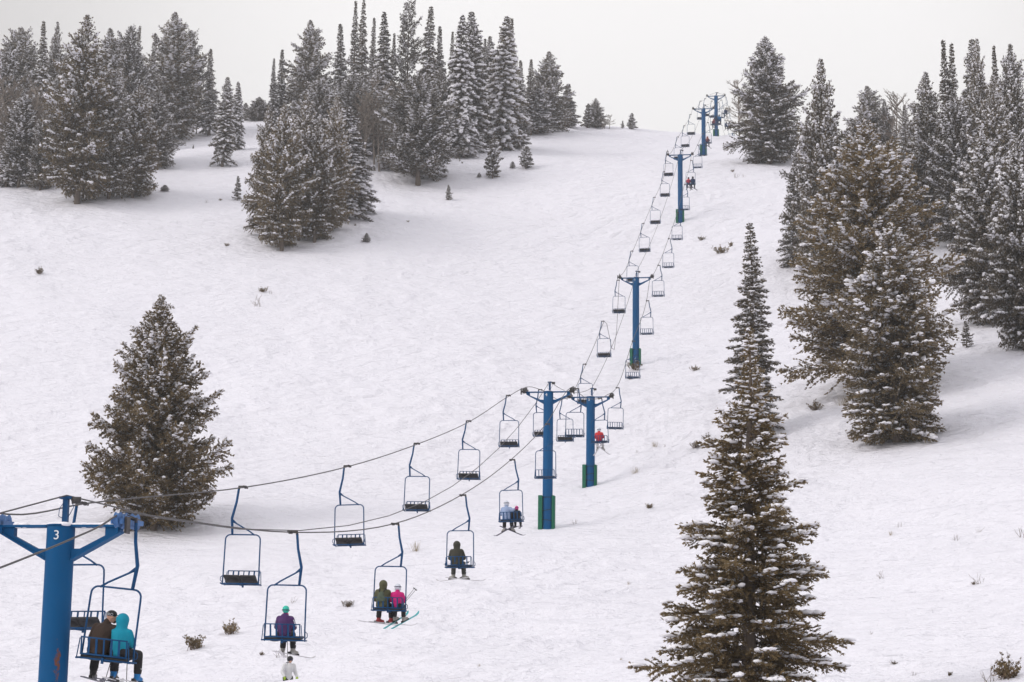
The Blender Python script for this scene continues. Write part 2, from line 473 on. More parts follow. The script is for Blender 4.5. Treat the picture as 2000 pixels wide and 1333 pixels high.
def conifer(seed, H, R, s0=0.06, p=0.8, nb=200, c=0.25, nbl=5, a0=-0.25, a1=0.6, b=0.1, fan=0.5, tw=0.3,
            bl=(0.34, 0.05), snow=5.0, ss=(0.12, 0.28), tr=None, mat="needles_dark", lim=(0.65, 1.12), gap=0.0,
            knee=0.1, top_bare=0.0, lean=0.0, limbs=True, whorl=0, roll=0.0, lump=0.30, kp=0.0, frost=0.16):
    rng = np.random.default_rng(seed)
    tr = tr or H * 0.016
    P, Dn, T, LS = [], [], [], []
    SP, SD, SS = [], [], []
    tb = MB()
    wob = [(0, 0)] + [(rng.normal() * 0.012 * H * 0.3, rng.normal() * 0.012 * H * 0.3) for _ in range(5)]

    def trunk_xy(z):
        q = np.clip(z / H, 0, 1) * 5; k = int(min(q, 4)); f = q - k
        return np.array([wob[k][0] * (1 - f) + wob[k + 1][0] * f + lean * z, wob[k][1] * (1 - f) + wob[k + 1][1] * f, 0])
    zs = np.linspace(-0.05 * H, H, 9)
    tb.tube([(*(trunk_xy(max(z, 0))[:2]), z) for z in zs], [max(0.012, tr * (1.25 if z < 0 else 1) * (1 - max(z, 0) / H) ** 0.9 + 0.01) for z in zs], 9)
    for i in range(nb):
        q = (i + rng.uniform(0, 1)) / nb
        s = s0 + (1 - s0) * q ** 0.88
        if whorl: s = s0 + (1 - s0) * min(0.995, (round((s - s0) / (1 - s0) * whorl) + rng.normal() * 0.26) / whorl)
        s = min(max(s, s0), 0.995)
        az = i * 2.39996 + rng.uniform(-0.5, 0.5)
        if gap and vnoise(np.array([az * 1.1 + 20.0]), np.array([s * 9 + seed]), 3)[0] < -1 + gap * 2 * 0.5: continue
        prof = ((1 - s) / (1 - s0)) ** p * (1 - 0.35 * math.exp(-(s - s0) / max(knee, 1e-3)))
        if kp: prof = math.sin(min(1, (1 - s) * kp) * math.pi / 2) * (1 - 0.35 * math.exp(-(s - s0) / max(knee, 1e-3)))
        L = R * prof * rng.uniform(*lim) * (1 + lump * vnoise(np.array([az * 0.9]), np.array([s * 7.0]), seed)[0]) + 0.006 * H
        if rng.uniform() < 0.03: L *= 1.15
        dh = np.array([math.cos(az), math.sin(az), 0]); sd = np.array([-dh[1], dh[0], 0])
        aa = a0 + (a1 - a0) * s ** 1.2 + rng.normal() * 0.09
        bb = b + rng.normal() * 0.05
        o = trunk_xy(s * H) + np.array([0, 0, s * H])

        def bp(t): return o + dh * (L * t) + np.array([0, 0, L * (aa * t + bb * t * t)])
        if limbs and L > 0.5:
            tb.tube([bp(0), bp(0.4), bp(0.8)], [max(0.012, tr * 0.16 * (1 - s) + 0.012), 0.012 + tr * 0.07 * (1 - s), 0.008], 4, cap=False)
        nt_ = max(3, int(L / tw))
        ts = (np.arange(nt_) + rng.uniform(0.2, 0.8, nt_)) / nt_
        ts = 0.12 + 0.88 * ts
        for t in ts:
            for sg in (-1, 1):
                hw = fan * L * (1 - t) ** 0.6 * rng.uniform(0.6, 1.15) + 0.5 * tw
                ph_ = rng.normal() * roll
                td = norm(dh * 0.8 + sd * sg * 0.75 * math.cos(ph_) + np.array([0, 0, (aa + 2 * bb * t) * 0.6 - 0.12 + rng.normal() * 0.12 + 0.75 * math.sin(ph_)]))
                n = max(1, int(round(hw / c)))
                u = (np.arange(n) + rng.uniform(0, 1, n)) / n * hw
                pp = bp(t)[None] + td[None] * u[:, None] + rng.normal(0, 0.16 * c, (n, 3)) + np.array([0, 0, -0.12])[None] * (u[:, None] / max(hw, .01)) * hw * 0.5
                P.append(pp); Dn.append(np.repeat(td[None], n, 0)); T.append(np.full(n, rng.normal() * 0.5) + rng.normal(0, 0.25, n)); LS.append(np.full(n, min(1.0, 0.5 + L / (0.7 * R))))
        # snow lying along the limb
        ns = rng.poisson(snow * max(L / R, 0.12) * (1.0 if rng.uniform() < 0.8 else 2.0))
        for _ in range(ns):
            t = rng.uniform(0.10, 1.0) ** 0.75; v = rng.uniform(-1, 1) * fan * L * (1 - t) ** 0.75 * 0.85
            td = norm(dh * 1.0 + sd * np.sign(v) * 0.5)
            cpt = bp(t) + td * abs(v)
            ms = 1 if rng.uniform() < 0.6 else int(rng.integers(2, 4))
            for _k in range(ms):
                sz = rng.uniform(*ss) * (0.55 if _k else 1.0) * min(1, 0.4 + L / R)
                SP.append(cpt + np.append(rng.normal(0, sz * 0.8, 2) * (1 if _k else 0), sz * 0.30 + 0.16 * bl[0])); SD.append(td); SS.append(sz)
    # leader
    n = 10; zt = H * np.linspace(0.95, 1.0, n)
    P.append(np.stack([np.full(n, trunk_xy(H)[0]), np.full(n, trunk_xy(H)[1]), zt], 1)); Dn.append(np.repeat([[0, 0, 1.0]], n, 0)); T.append(np.zeros(n)); LS.append(np.full(n, 0.5))
    P = np.vstack(P); Dn = np.vstack(Dn); T = np.concatenate(T)
    N = len(P)
    Pb = np.repeat(P, nbl, 0); Db = norm(np.repeat(Dn, nbl, 0) + rng.normal(0, 0.42, (N * nbl, 3)) + np.array([0, 0, 0.10]))
    Tb = np.repeat(T, nbl) + rng.normal(0, 0.2, N * nbl)
    LS = np.repeat(np.concatenate(LS), nbl)[:, None]; ln = bl[0] * LS * rng.uniform(0.65, 1.3, (N * nbl, 1)); wd = bl[1] * rng.uniform(0.7, 1.3, (N * nbl, 1))
    W = norm(np.cross(Db, rng.normal(0, 1, (N * nbl, 3)))) * wd
    st = Pb - Db * ln * 0.25
    V = np.stack([st, st + Db * ln * 0.45 + W, st + Db * ln, st + Db * ln * 0.45 - W], 1).reshape(-1, 3)
    F = np.arange(len(V)).reshape(-1, 4)
    tint = np.clip(0.5 + 0.28 * np.repeat(Tb, 4), 0, 1)
    fz = rng.uniform(0, 1, N * nbl) < frost * np.clip(0.6 + 1.2 * np.repeat(rng.normal(0, .6, N), nbl), 0, 2.2)
    tint = np.clip(tint, 0, 0.9); tint[np.repeat(fz, 4)] = 1.0
    crown = np_mesh("crown", V, F, mat, tint=tint)
    # snow lumps
    SP = np.array(SP); SD = np.array(SD); SS = np.array(SS)
    if len(SP):
        M = len(SP)
        side = norm(np.cross(SD, np.array([0, 0, 1.0])))
        asp = rng.uniform(0.9, 1.7, (M, 1)); jt = rng.uniform(0.75, 1.2, (M, 12, 1))
        V = (ICO_V[None] * jt)
        V = (V[..., 0:1] * (SD * SS[:, None] * asp)[:, None] + V[..., 1:2] * (side * SS[:, None] * 0.75)[:, None] +
             V[..., 2:3] * np.array([0, 0, 1.0]) * (SS * rng.uniform(0.28, 0.5, M))[:, None, None])
        V = V + SP[:, None]
        F = (ICO_F[None] + 12 * np.arange(M)[:, None, None]).reshape(-1, 3)
        sm = np_mesh("snow", V.reshape(-1, 3), F, "snow", smooth=True)
    else:
        sm = None
    tm = tb.mesh("trunk", "bark")
    print("conifer", seed, "quads", N * nbl, "snow", len(SP))
    return dict(trunk=tm, crown=crown, snow=sm, H=H, R=R)


PROTO = {}
mid = dict(c=0.20, tw=0.24, bl=(0.30, 0.05))
PROTO['D1'] = conifer(11, 16, 3.9, nb=280, snow=27, ss=(0.09, 0.24), mat="needles_dark", a0=-0.1, a1=0.8, b=.08, p=.74, gap=0.38, roll=.6, lim=(.6, 1.15), **mid, kp=1.0, frost=0.2, lump=0.4)
PROTO['D2'] = conifer(12, 16, 3.8, nb=270, snow=28, ss=(0.09, 0.25), mat="needles_dark", a0=-0.2, a1=0.9, b=.1, p=0.6, gap=0.4, roll=.7, lim=(0.5, 1.2), lump=.4, **mid, kp=1.15, frost=0.2)
PROTO['D3'] = conifer(13, 16, 4.1, nb=280, snow=25, ss=(0.09, 0.22), mat="needles_grey", a0=0.0, a1=1.0, b=.1, p=0.5, gap=0.38, roll=.7, lim=(0.5, 1.2), s0=0.09, lump=.35, **mid, kp=1.45, frost=0.24)
PROTO['F1'] = conifer(21, 16, 2.1, nb=260, snow=16, ss=(0.09, 0.23), mat="needles_dark", a0=-0.45, a1=0.1, b=-0.1, p=0.9, whorl=46, lim=(0.6, 1.2), **mid)
PROTO['F2'] = conifer(22, 16, 2.3, nb=240, snow=17, ss=(0.09, 0.24), mat="needles_grey", a0=-0.4, a1=0.3, b=-0.1, p=1.05, lim=(0.5, 1.25), roll=.3, **mid, frost=0.26)
PROTO['F3'] = conifer(23, 16, 2.0, nb=230, snow=13, ss=(0.08, 0.22), mat="needles_dark", a0=-0.5, a1=0.2, b=-0.05, p=1.1, lim=(0.5, 1.2), gap=.2, lump=.5, roll=.2, **mid, whorl=0)
PROTO['S1'] = conifer(31, 16, 2.7, nb=260, snow=17, ss=(0.14, 0.36), mat="needles_dark", a0=-0.5, a1=0.1, b=-0.12, p=0.75, whorl=36, lim=(0.6, 1.2), **mid)
PROTO['S2'] = conifer(32, 16, 2.6, nb=260, snow=17, ss=(0.12, 0.33), mat="needles_dark", a0=-0.4, a1=0.4, b=-0.1, p=0.65, lim=(0.6, 1.2), roll=.3, **mid)
PROTO['O1'] = conifer(41, 16, 3.6, nb=110, snow=14, ss=(0.10, 0.22), mat="needles_grey", a0=0.0, a1=0.8, p=0.42, gap=0.4, lim=(0.4, 1.2), s0=0.15, roll=.5, **mid)
PROTO['B1'] = conifer(51, 16, 4.0, nb=290, snow=30, ss=(0.08, 0.25), mat="needles_olive", a0=-0.3, a1=0.8, b=.1, p=0.58, gap=0.38, c=0.18, tw=0.22, bl=(0.27, 0.048), roll=.7, lim=(0.45, 1.2), kp=1.1, frost=0.12, lump=0.45)
PROTO['X1'] = conifer(61, 3.0, 0.75, nb=70, snow=6, ss=(0.05, 0.12), mat="needles_dark", a0=-0.1, a1=0.5, p=0.9, c=0.10, tw=0.12, bl=(0.16, 0.03), whorl=16)
PROTO['X2'] = conifer(62, 3.0, 1.1, nb=80, snow=12, ss=(0.07, 0.16), mat="needles_dark", a0=-0.1, a1=0.5, p=0.75, c=0.11, tw=0.13, bl=(0.17, 0.033))
# large ones seen closer
PROTO['H1'] = conifer(71, 14.8, 4.4, nb=420, snow=42, ss=(0.06, 0.21), mat="needles_brown", a0=-0.12, a1=0.6, b=0.18, p=0.68, gap=0.28, s0=0.03, c=0.13, tw=0.18, bl=(0.24, 0.040), fan=0.42, lim=(0.6, 1.12), knee=0.05, roll=.6, lump=0.36, kp=1.12, frost=0.1)
PROTO['H2'] = conifer(72, 11.2, 2.75, nb=300, snow=11, ss=(0.05, 0.20), mat="needles_brown", a0=-0.32, a1=0.45, b=0.12, p=1.15, gap=0.2, s0=0.04, c=0.06, tw=0.095, nbl=6, bl=(0.11, 0.017), fan=0.42, lim=(0.6, 1.1), knee=0.03, tr=0.19, roll=.55, lump=0.38, frost=0.05, kp=0)
PROTO['H3'] = conifer(73, 19.5, 5.0, nb=430, snow=30, ss=(0.08, 0.24), mat="needles_brown", a0=-0.25, a1=0.7, b=0.12, p=0.62, gap=0.32, s0=0.08, c=0.16, tw=0.21, bl=(0.25, 0.042), lim=(0.5, 1.15), tr=0.33, roll=.65, lump=0.4, kp=1.2, frost=0.11)
PROTO['H4'] = conifer(74, 14.5, 3.5, nb=360, snow=18, ss=(0.07, 0.27), mat="needles_olive", a0=-0.35, a1=0.7, b=0.12, p=0.58, gap=0.28, s0=0.02, c=0.13, tw=0.17, bl=(0.22, 0.038), lim=(0.6, 1.15), tr=0.26, roll=.6, lump=0.38, kp=1.25, frost=0.09)
PROTO['H5'] = conifer(75, 14.5, 1.9, nb=260, snow=17, ss=(0.07, 0.19), mat="needles_dark", a0=-0.35, a1=0.1, b=0.05, p=0.95, s0=0.02, c=0.13, tw=0.18, bl=(0.2, 0.036), whorl=44, lim=(0.5, 1.2), gap=0.12, roll=.2, lump=.35)
PROTO['H6'] = conifer(76, 16, 4.3, nb=380, snow=30, ss=(0.09, 0.30), mat="needles_dark", a0=-0.4, a1=0.7, b=0.12, p=0.58, gap=0.35, s0=0.03, c=0.16, tw=0.21, bl=(0.25, 0.043), lim=(0.55, 1.15), tr=0.3, roll=.6, lump=0.42, kp=1.15, frost=0.16)

T_NAME = {'D': 'fir_tree', 'F': 'spruce_tree', 'S': 'spruce_tree', 'O': 'pine_tree', 'B': 'fir_tree', 'X': 'young_fir', 'H': 'fir_tree', 'U': 'fir_tree'}


def tree(px, by, ty, w, kind, label, group=None, lean=0.0, mats=None, sink=0.0, d=None):
    P = hit(px, by) if d is None else None
    if d is not None:
        P = unproj(px, by, d); P[2] = ground_z([P[0]], [P[1]])[0]
    zt = z_at(P[0], P[1], ty)
    D = proj(P)[2]
    pr = PROTO[kind]
    H = max(zt - P[2], 0.3) + sink; Rr = w / 2 * D / FPX
    e = empty(T_NAME[kind[0]], (P[0], P[1], P[2] - sink), random.uniform(0, 6.28), label=label,
              cat="tree" if kind[0] != 'X' else "young tree", group=group)
    sx = Rr / (pr['R'] * (0.88 if kind[0] != 'H' else 0.95))
    e.scale = (sx, sx, H / pr['H'])
    e.rotation_euler = (R_(random.gauss(0, 1.1)), R_(random.gauss(0, 1.1)), random.uniform(0, 6.28))
    for k in ('trunk', 'crown', 'snow'):
        if pr[k] is not None:
            o = link(k, pr[k], e)
            if k == 'crown' and mats:
                o.material_slots[0].link = 'OBJECT'; o.material_slots[0].material = MAT[mats]
    return e


GF = "snowy conifers of the forest above the slope"
TREES = [
    # --- forest at upper left
    (12, 366, 262, 46, 'S1', "snow-laden small fir at the photo's left edge, lowest of that forest"),
    (36, 366, 178, 84, 'D2', "dark snowy conifer at forest edge, under the bare brown aspens"),
    (78, 372, 215, 60, 'D1', "dark narrow conifer tucked beside the tallest front fir of the far-left forest"),
    (150, 398, 33, 138, 'B1', "tall broad olive fir at the front of the far-left forest, trunk foot showing"),
    (195, 330, 57, 100, 'D2', "round-topped fir rising just behind the tall front fir of the far-left forest"),
    (258, 387, 165, 92, 'B1', "drooping olive fir at the forest corner nearest the open slope, far-left forest"),
    (28, 300, 58, 100, 'D3', "round-crowned pine-like conifer at the top left corner of the forest"),
    (74, 305, 45, 46, 'F1', "pointed spire spruce with heavy snow between the two round tops of far-left forest"),
    (96, 290, 44, 52, 'D1', "small-topped conifer just beside the snowy spire in the far-left forest"),
    (5, 310, 85, 70, 'D2', "conifer cut by the photo's left edge below the round-crowned one"),
    (245, 300, 57, 76, 'D3', "pale frosted fir rising in the gap of the far-left forest"),
    (258, 290, 50, 34, 'F3', "slim spire spruce just behind the pale frosted fir"),
    (284, 290, 62, 44, 'F2', "dark slim spruce leaning on the largest skyline fir of the far-left forest"),
    (328, 277, 27, 118, 'D2', "largest skyline fir with ragged crown and two trunk feet, far-left forest"),
    (358, 262, 62, 70, 'D3', "narrower ragged fir hugging the largest skyline fir on its slope side"),
    (408, 265, 98, 46, 'F2', "lone tall pointed spruce standing beyond the ragged skyline fir"),
    (434, 326, 150, 44, 'S2', "snowy pointed spruce in front of the lone tall spruce, lower of a pair"),
    (460, 292, 160, 36, 'S1', "snowy slim spruce behind the lower spruce of the pair by the skyline"),
    (478, 236, 202, 22, 'X2', "tiny dark fir on the skyline between the two forests"),
    (505, 236, 190, 50, 'D1', "low dark bushy conifer on the skyline between the two forests"),
    (120, 330, 110, 90, 'D1', "conifer mass filling the middle of the far-left forest behind its front fir"),
    (212, 388, 140, 96, 'D1', "dusky fir pressed between the tall front fir and the drooping corner fir"),
    (300, 330, 170, 80, 'D1', "small fir filling the shade below the largest skyline fir"),
    (463, 392, 345, 19, 'X1', "small lone young fir on the snow before the brown-tipped cluster"),
    # --- middle forest, back rows
    (545, 262, 100, 40, 'F3', "outermost pointed spruce at the slope end of the middle forest skyline"),
    (532, 262, 115, 30, 'F2', "slim twin spire beside the outermost spruce of the middle forest"),
    (600, 262, 42, 92, 'D2', "ragged broad fir standing high above the brown-tipped cluster"),
    (636, 262, 165, 60, 'D1', "short conifer filling the notch beside the ragged broad fir"),
    (664, 262, 47, 56, 'F2', "double-tipped frosted spruce, first spire after the notch in middle forest"),
    (691, 265, 0, 40, 'F3', "tallest spire spruce of the middle forest, its tip at the frame top"),
    (703, 262, 2, 38, 'F1', "bare-sided twin of the tallest spire, its tip just beside it"),
    (722, 262, 36, 38, 'F2', "slim frosted spire between the twin spires and the dense cone-shaped spruce"),
    (745, 268, 24, 56, 'F1', "dense cone-shaped spruce with reddish hue above the bare aspens"),
    (764, 262, 66, 34, 'F3', "short thin spire between the cone-shaped spruce and the open pine"),
    (793, 262, 3, 66, 'O1', "open tall pine with gaps of sky through its crown"),
    (831, 265, 16, 54, 'F1', "dense spire spruce between the open pine and the twin small spires"),
    (856, 262, 52, 46, 'F2', "pair of small frosted spires grown close together on the skyline"),
    (877, 265, 60, 32, 'F3', "thin short spire at the shoulder of the snow-layered spruces"),
    (894, 306, 32, 66, 'S1', "tall snow-layered spruce with white shelves, behind the dome-shaped fir"),
    (918, 300, 27, 70, 'S2', "tallest snow-layered spruce with a ragged double top"),
    (943, 290, 78, 40, 'F2', "slender spruce hidden between the two snow-layered giants"),
    (956, 290, 70, 46, 'S2', "snowy spruce leaning on the widest snow-layered spruce"),
    (977, 294, 34, 84, 'S1', "widest snow-layered spruce with thick white shelves at the forest front"),
    (999, 285, 34, 40, 'F3', "needle-thin spire just beyond the widest snow-layered spruce"),
    (1016, 266, 118, 42, 'F2', "lower thin spire standing behind the edge of the middle forest"),
    (1036, 264, 118, 40, 'F3', "second lower thin spire beside the broad edge fir"),
    (1068, 258, 100, 84, 'D1', "broad fir near the thinning end of the middle forest"),
    (1048, 262, 170, 70, 'S2', "small snowy fir at the foot of the broad edge fir"),
    (1108, 250, 165, 44, 'F1', "last pointed spruce of the middle forest beside the open ridge"),
    (1148, 250, 204, 26, 'X2', "smaller of two dark firs standing on the bare ridge"),
    (1163, 250, 192, 36, 'D1', "larger of two dark firs standing on the bare ridge"),
    (1216, 251, 236, 8, 'X1', "tiniest dark fir on the ridge, before the last one"),
    (1233, 253, 222, 20, 'X2', "small dark fir standing last on the ridge toward the lift"),
    # fill
    (615, 330, 150, 90, 'D2', "frosted conifer rising behind the brown-tipped cluster"),
    (690, 310, 150, 80, 'D3', "pale frosted conifer among the bare aspens of the middle forest"),
    (735, 305, 130, 70, 'S2', "snow-flecked conifer below the cone-shaped spruce"),
    (775, 320, 190, 60, 'S2', "snowy small conifer between the aspens and the dome-shaped fir"),
    (860, 300, 130, 70, 'D1', "dark conifer showing just above the dome-shaped fir"),
    (1010, 290, 200, 60, 'D1', "dark fir filling the foot of the middle forest beside the widest snow-layered spruce"),
    # front
    (550, 490, 206, 98, 'B1', "brown-tipped fir nearest of the middle cluster, skirt touching the open snow"),
    (514, 462, 208, 66, 'B1', "narrow brown-tipped fir at the uphill edge of the middle cluster"),
    (584, 470, 186, 76, 'B1', "brown-tipped fir with highest tip in the middle cluster"),
    (614, 474, 232, 84, 'B1', "brown-tipped fir with bowed trunk foot in the middle cluster"),
    (645, 452, 190, 74, 'B1', "fir between the bowed one and the snow-striped one of the middle cluster"),
    (668, 430, 210, 104, 'S2', "fir with snow-striped branches on the downhill side of the middle cluster"),
    (700, 415, 300, 64, 'S1', "low snowy fir ending the middle cluster towards the open bowl"),
    (817, 362, 148, 138, 'D3', "dome-shaped grey fir alone with bare trunk foot, before the snow-layered spruces"),
    (772, 335, 250, 50, 'S2', "small frosted fir standing beside the dome-shaped fir"),
    (905, 308, 215, 56, 'S1', "lowest snow-caked fir at the front of the snow-layered spruces"),
    (962, 348, 268, 40, 'X2', "waist-high bushy young fir before the widest snow-layered spruce"),
    (1002, 292, 255, 34, 'X2', "little snowy fir at the forest foot above the two young firs"),
    (1027, 329, 287, 33, 'X2', "cone-shaped young fir alone on open snow past the bushy one"),
    (1001, 329, 316, 13, 'X2', "tiny fir tuft beside the cone-shaped young fir"),
    (876, 392, 362, 15, 'X1', "thin lone seedling fir below the dome-shaped fir"),
    (936, 347, 338, 9, 'X2', "tiny tuft of fir beside the bushy young fir"),
    (322, 374, 362, 20, 'X2', "low fir tuft at the foot of the drooping olive fir"),
    (716, 474, 456, 18, 'X2', "two-tipped seedling fir on snow below the middle cluster"),
    (377, 291, 283, 4, 'X1', "tiny seedling fir in the gap below the lone tall pointed spruce"),
    # --- right forest
    (1503, 320, 73, 122, 'H6', "big broad fir alone on the crest beside the topmost chairs"),
    (1553, 521, 290, 74, 'H5', "slender dark spruce at the slope edge of the near forest"),
    (1612, 560, 118, 118, 'D1', "broad frosted fir with pyramid top behind the slender edge spruce"),
    (1582, 520, 230, 80, 'D2', "dark fir squeezed between slender edge spruce and pyramid-topped fir"),
    (1696, 330, 170, 84, 'D2', "ragged dark fir on the skyline above the tall olive fir"),
    (1730, 330, 196, 50, 'D1', "small pointed fir just behind the tall olive fir's tip"),
    (1660, 470, 235, 90, 'D1', "dark snowy fir filling behind the shoulder of the tall olive fir"),
    (1773, 340, 205, 44, 'F2', "pale frosted spire by the bare skyline aspens of the near forest"),
    (1818, 470, 140, 118, 'D1', "dark fir with bare black trunk foot in the hollow of the near forest"),
    (1862, 440, 80, 58, 'F3', "first of two slim skyline spires in the near forest"),
    (1872, 440, 86, 50, 'F1', "second of two slim skyline spires, close behind the first"),
    (1903, 430, 78, 70, 'S2', "snow-shelved spruce on the skyline of the near forest"),
    (1915, 470, 76, 72, 'D1', "ragged-topped fir beside the snow-shelved skyline spruce"),
    (1953, 440, 90, 42, 'F3', "thin skyline spire before the photo's right edge"),
    (1963, 450, 90, 40, 'F1', "thin skyline spire, second by the photo's right edge"),
    (1980, 470, 90, 90, 'D2', "ragged dark fir rising at the top of the photo's right edge"),
    (1938, 634, 250, 150, 'H6', "big dark fir with thick trunk foot by the sagebrush in the near forest"),
    (1880, 480, 180, 110, 'D2', "dark snowy fir behind the big one with thick trunk foot"),
    (1945, 520, 150, 110, 'D1', "tall dark fir between the big trunk-footed fir and the skyline spires"),
    (2002, 682, 270, 130, 'H6', "large snowy fir cut by the photo's right edge"),
    (1702, 772, 232, 290, 'H3', "tallest olive-brown fir with wide lower boughs and grey trunk showing"),
    (1752, 862, 436, 208, 'H4', "snow-clumped olive fir nearest the slope, before the tallest olive fir"),
    (1888, 679, 628, 26, 'X1', "lone young fir on snow before the big trunk-footed fir"),
    (1474, 852, 434, 128, 'H5', "slender dark spruce alone on the slope behind the nearest tree"),
    # --- lone trees
    (300, 1036, 580, 222, 'H1', "lone bushy olive-brown fir standing beside tower number 3"),
]
for t in TREES:
    e = tree(*t[:6], group=GF if t[1] < 600 and t[4][0] not in 'XH' else ("small young firs on the open snow" if t[4][0] == 'X' else None))
tree(1466, 1400, 638, 420, 'H2', "nearest fir, olive-brown with grey trunk showing, rising from the bottom edge of the photo", d=53)

# ------------------------------------------------------------------ bare aspens


def bare_tree(seed, H, spread, n=26, mat="pale_bark", stems=1):
    rng = random.Random(seed)
    mt = MB(); mb = MB()
    for st in range(stems):
        bx, by_ = (rng.uniform(-1, 1) * 0.6 * (stems > 1), rng.uniform(-1, 1) * 0.6 * (stems > 1))
        hh = H * rng.uniform(0.8, 1.0)
        lx, ly = rng.uniform(-.06, .06), rng.uniform(-.06, .06)
        tp = lambda z: Vector((bx + lx * z, by_ + ly * z, z))
        mt.tube([tp(-0.5), tp(hh * .35), tp(hh * .7), tp(hh)], [H * .011, H * .009, H * .005, 0.012], 7)
        for i in range(n):
            z = hh * rng.uniform(0.25, 0.97); az = rng.uniform(0, 6.28); L = spread * (1 - 0.6 * (z / hh - .3)) * rng.uniform(.5, 1)
            d = Vector((math.cos(az), math.sin(az), rng.uniform(.4, 1.0))).normalized()
            p0 = tp(z); p1 = p0 + d * L * .5; p2 = p1 + (d + Vector((0, 0, .3))).normalized() * L * .5
            mb.tube([p0, p1, p2], [.05, .034, .02], 4, cap=False)
            for k in range(7):
                q = p0.lerp(p1, rng.uniform(.3, 1)) if k % 2 else p1.lerp(p2, rng.uniform(0, 1))
                dd = (d + Vector((rng.uniform(-1, 1), rng.uniform(-1, 1), rng.uniform(-.2, .9))) * .8).normalized()
                r_ = q + dd * L * rng.uniform(.2, .45)
                mb.tube([q, q.lerp(r_, .5) + Vector((0, 0, .03)), r_], [.026, .02, .012], 3, cap=False)
                for _ in range(3):
                    w = q.lerp(r_, rng.uniform(.3, 1)); de = (dd + Vector((rng.uniform(-1, 1), rng.uniform(-1, 1), rng.uniform(-.3, 1))) * .8).normalized()
                    mb.tube([w, w + de * L * rng.uniform(.1, .22)], [.018, .011], 3, cap=False)
    return mt.mesh("trunk", mat), mb.mesh("branches", mat)


BT = [bare_tree(5, 9, 2.4, 30), bare_tree(6, 9, 2.0, 24, stems=3), bare_tree(7, 9, 2.8, 36)]
for (px, by, ty, k, lab) in [
    (12, 356, 140, 1, "bare brown aspen clump at the photo's left edge before the round-crowned conifer"),
    (38, 356, 150, 1, "bare brown aspen beside the clump at the photo's left edge"),
    (62, 360, 170, 1, "pale bare aspen in the gap before the tallest front fir of the far-left forest"),
    (383, 262, 150, 0, "thin bare tree between the largest skyline fir and the lone tall spruce"),
    (400, 262, 188, 1, "low bare thicket tree at the foot of the lone tall pointed spruce"),
    (705, 332, 172, 1, "pale slim aspen stems in front of the tallest twin spires"),
    (742, 332, 150, 1, "white slim aspen stems below the cone-shaped spruce"),
    (762, 330, 158, 1, "single pale aspen under the open tall pine"),
    (1190, 252, 224, 2, "small bare bush-like tree on the ridge between the dark firs"),
    (1178, 252, 232, 1, "lowest bare thicket on the ridge just past the two dark firs"),
    (1444, 272, 150, 2, "airy bare tree on the crest beside the big broad fir and topmost tower"),
    (1748, 330, 176, 2, "bare aspen with pinkish twigs on the skyline of the near forest"),
    (1762, 320, 190, 0, "second bare aspen on the near-forest skyline beside the pinkish one"),
]:
    P = hit(px, by); H = z_at(P[0], P[1], ty) - P[2]
    e = empty("bare_tree", tuple(P), random.uniform(0, 6.28), label=lab, cat="bare tree", group="bare aspens among the conifers")
    s_ = max(H, .5) / 9; wf = 1.15 if k == 2 else 1.0; e.scale = (max(s_, .45) * wf, max(s_, .45) * wf, s_)
    link("trunk", BT[k][0], e); link("branches", BT[k][1], e)

# ------------------------------------------------------------------ low shrubs poking through the snow


def shrub_mesh(seed, kind):
    rng = np.random.default_rng(seed); rr = random.Random(seed)
    st = MB()
    n = {'sage': 26, 'twig': 9, 'grass': 40}[kind]
    P, Dn = [], []
    for i in range(n):
        az = rr.uniform(0, 6.28); el = rr.uniform(.5, 1.45) if kind != 'grass' else rr.uniform(.9, 1.5)
        L = rr.uniform(.5, 1.0)
        o = Vector((rr.gauss(0, .22), rr.gauss(0, .16), -0.1))
        d = Vector((math.cos(az) * math.cos(el), math.sin(az) * math.cos(el), math.sin(el)))
        p1 = o + d * L * .55; p2 = p1 + (d + Vector((rr.gauss(0, .3), rr.gauss(0, .3), .1))).normalized() * L * .45
        r = {'sage': .016, 'twig': .013, 'grass': .010}[kind]
        st.tube([o, p1, p2], [r, r * .8, r * .4], 4, cap=False)
        if kind == 'twig':
            for _ in range(3):
                q = p1.lerp(p2, rr.random()); st.tube([q, q + (d + Vector((rr.gauss(0, .7), rr.gauss(0, .7), .3))).normalized() * L * .25], [r * .6, r * .3], 3, cap=False)
        if kind == 'sage':
            for _ in range(9):
                t = rr.uniform(.35, 1.05); q = o.lerp(p2, t)
                P.append(q + Vector((rr.gauss(0, .06), rr.gauss(0, .06), rr.gauss(0, .04)))); Dn.append(d)
    lv = None
    if P:
        P = np.array(P); Dn = np.array(Dn); k = 6
        Pb = np.repeat(P, k, 0); Db = norm(np.repeat(Dn, k, 0) + rng.normal(0, .6, (len(P) * k, 3)))
        W = norm(np.cross(Db, rng.normal(0, 1, Pb.shape))) * .022
        V = np.stack([Pb, Pb + Db * .05 + W, Pb + Db * .12, Pb + Db * .05 - W], 1).reshape(-1, 3)
        lv = np_mesh("leaves", V, np.arange(len(V)).reshape(-1, 4), "needles_brown", tint=np.repeat(rng.uniform(0, 1, len(P)), 4 * k))
    return st.mesh("stems", "dry_grass" if kind == 'grass' else "twig"), lv


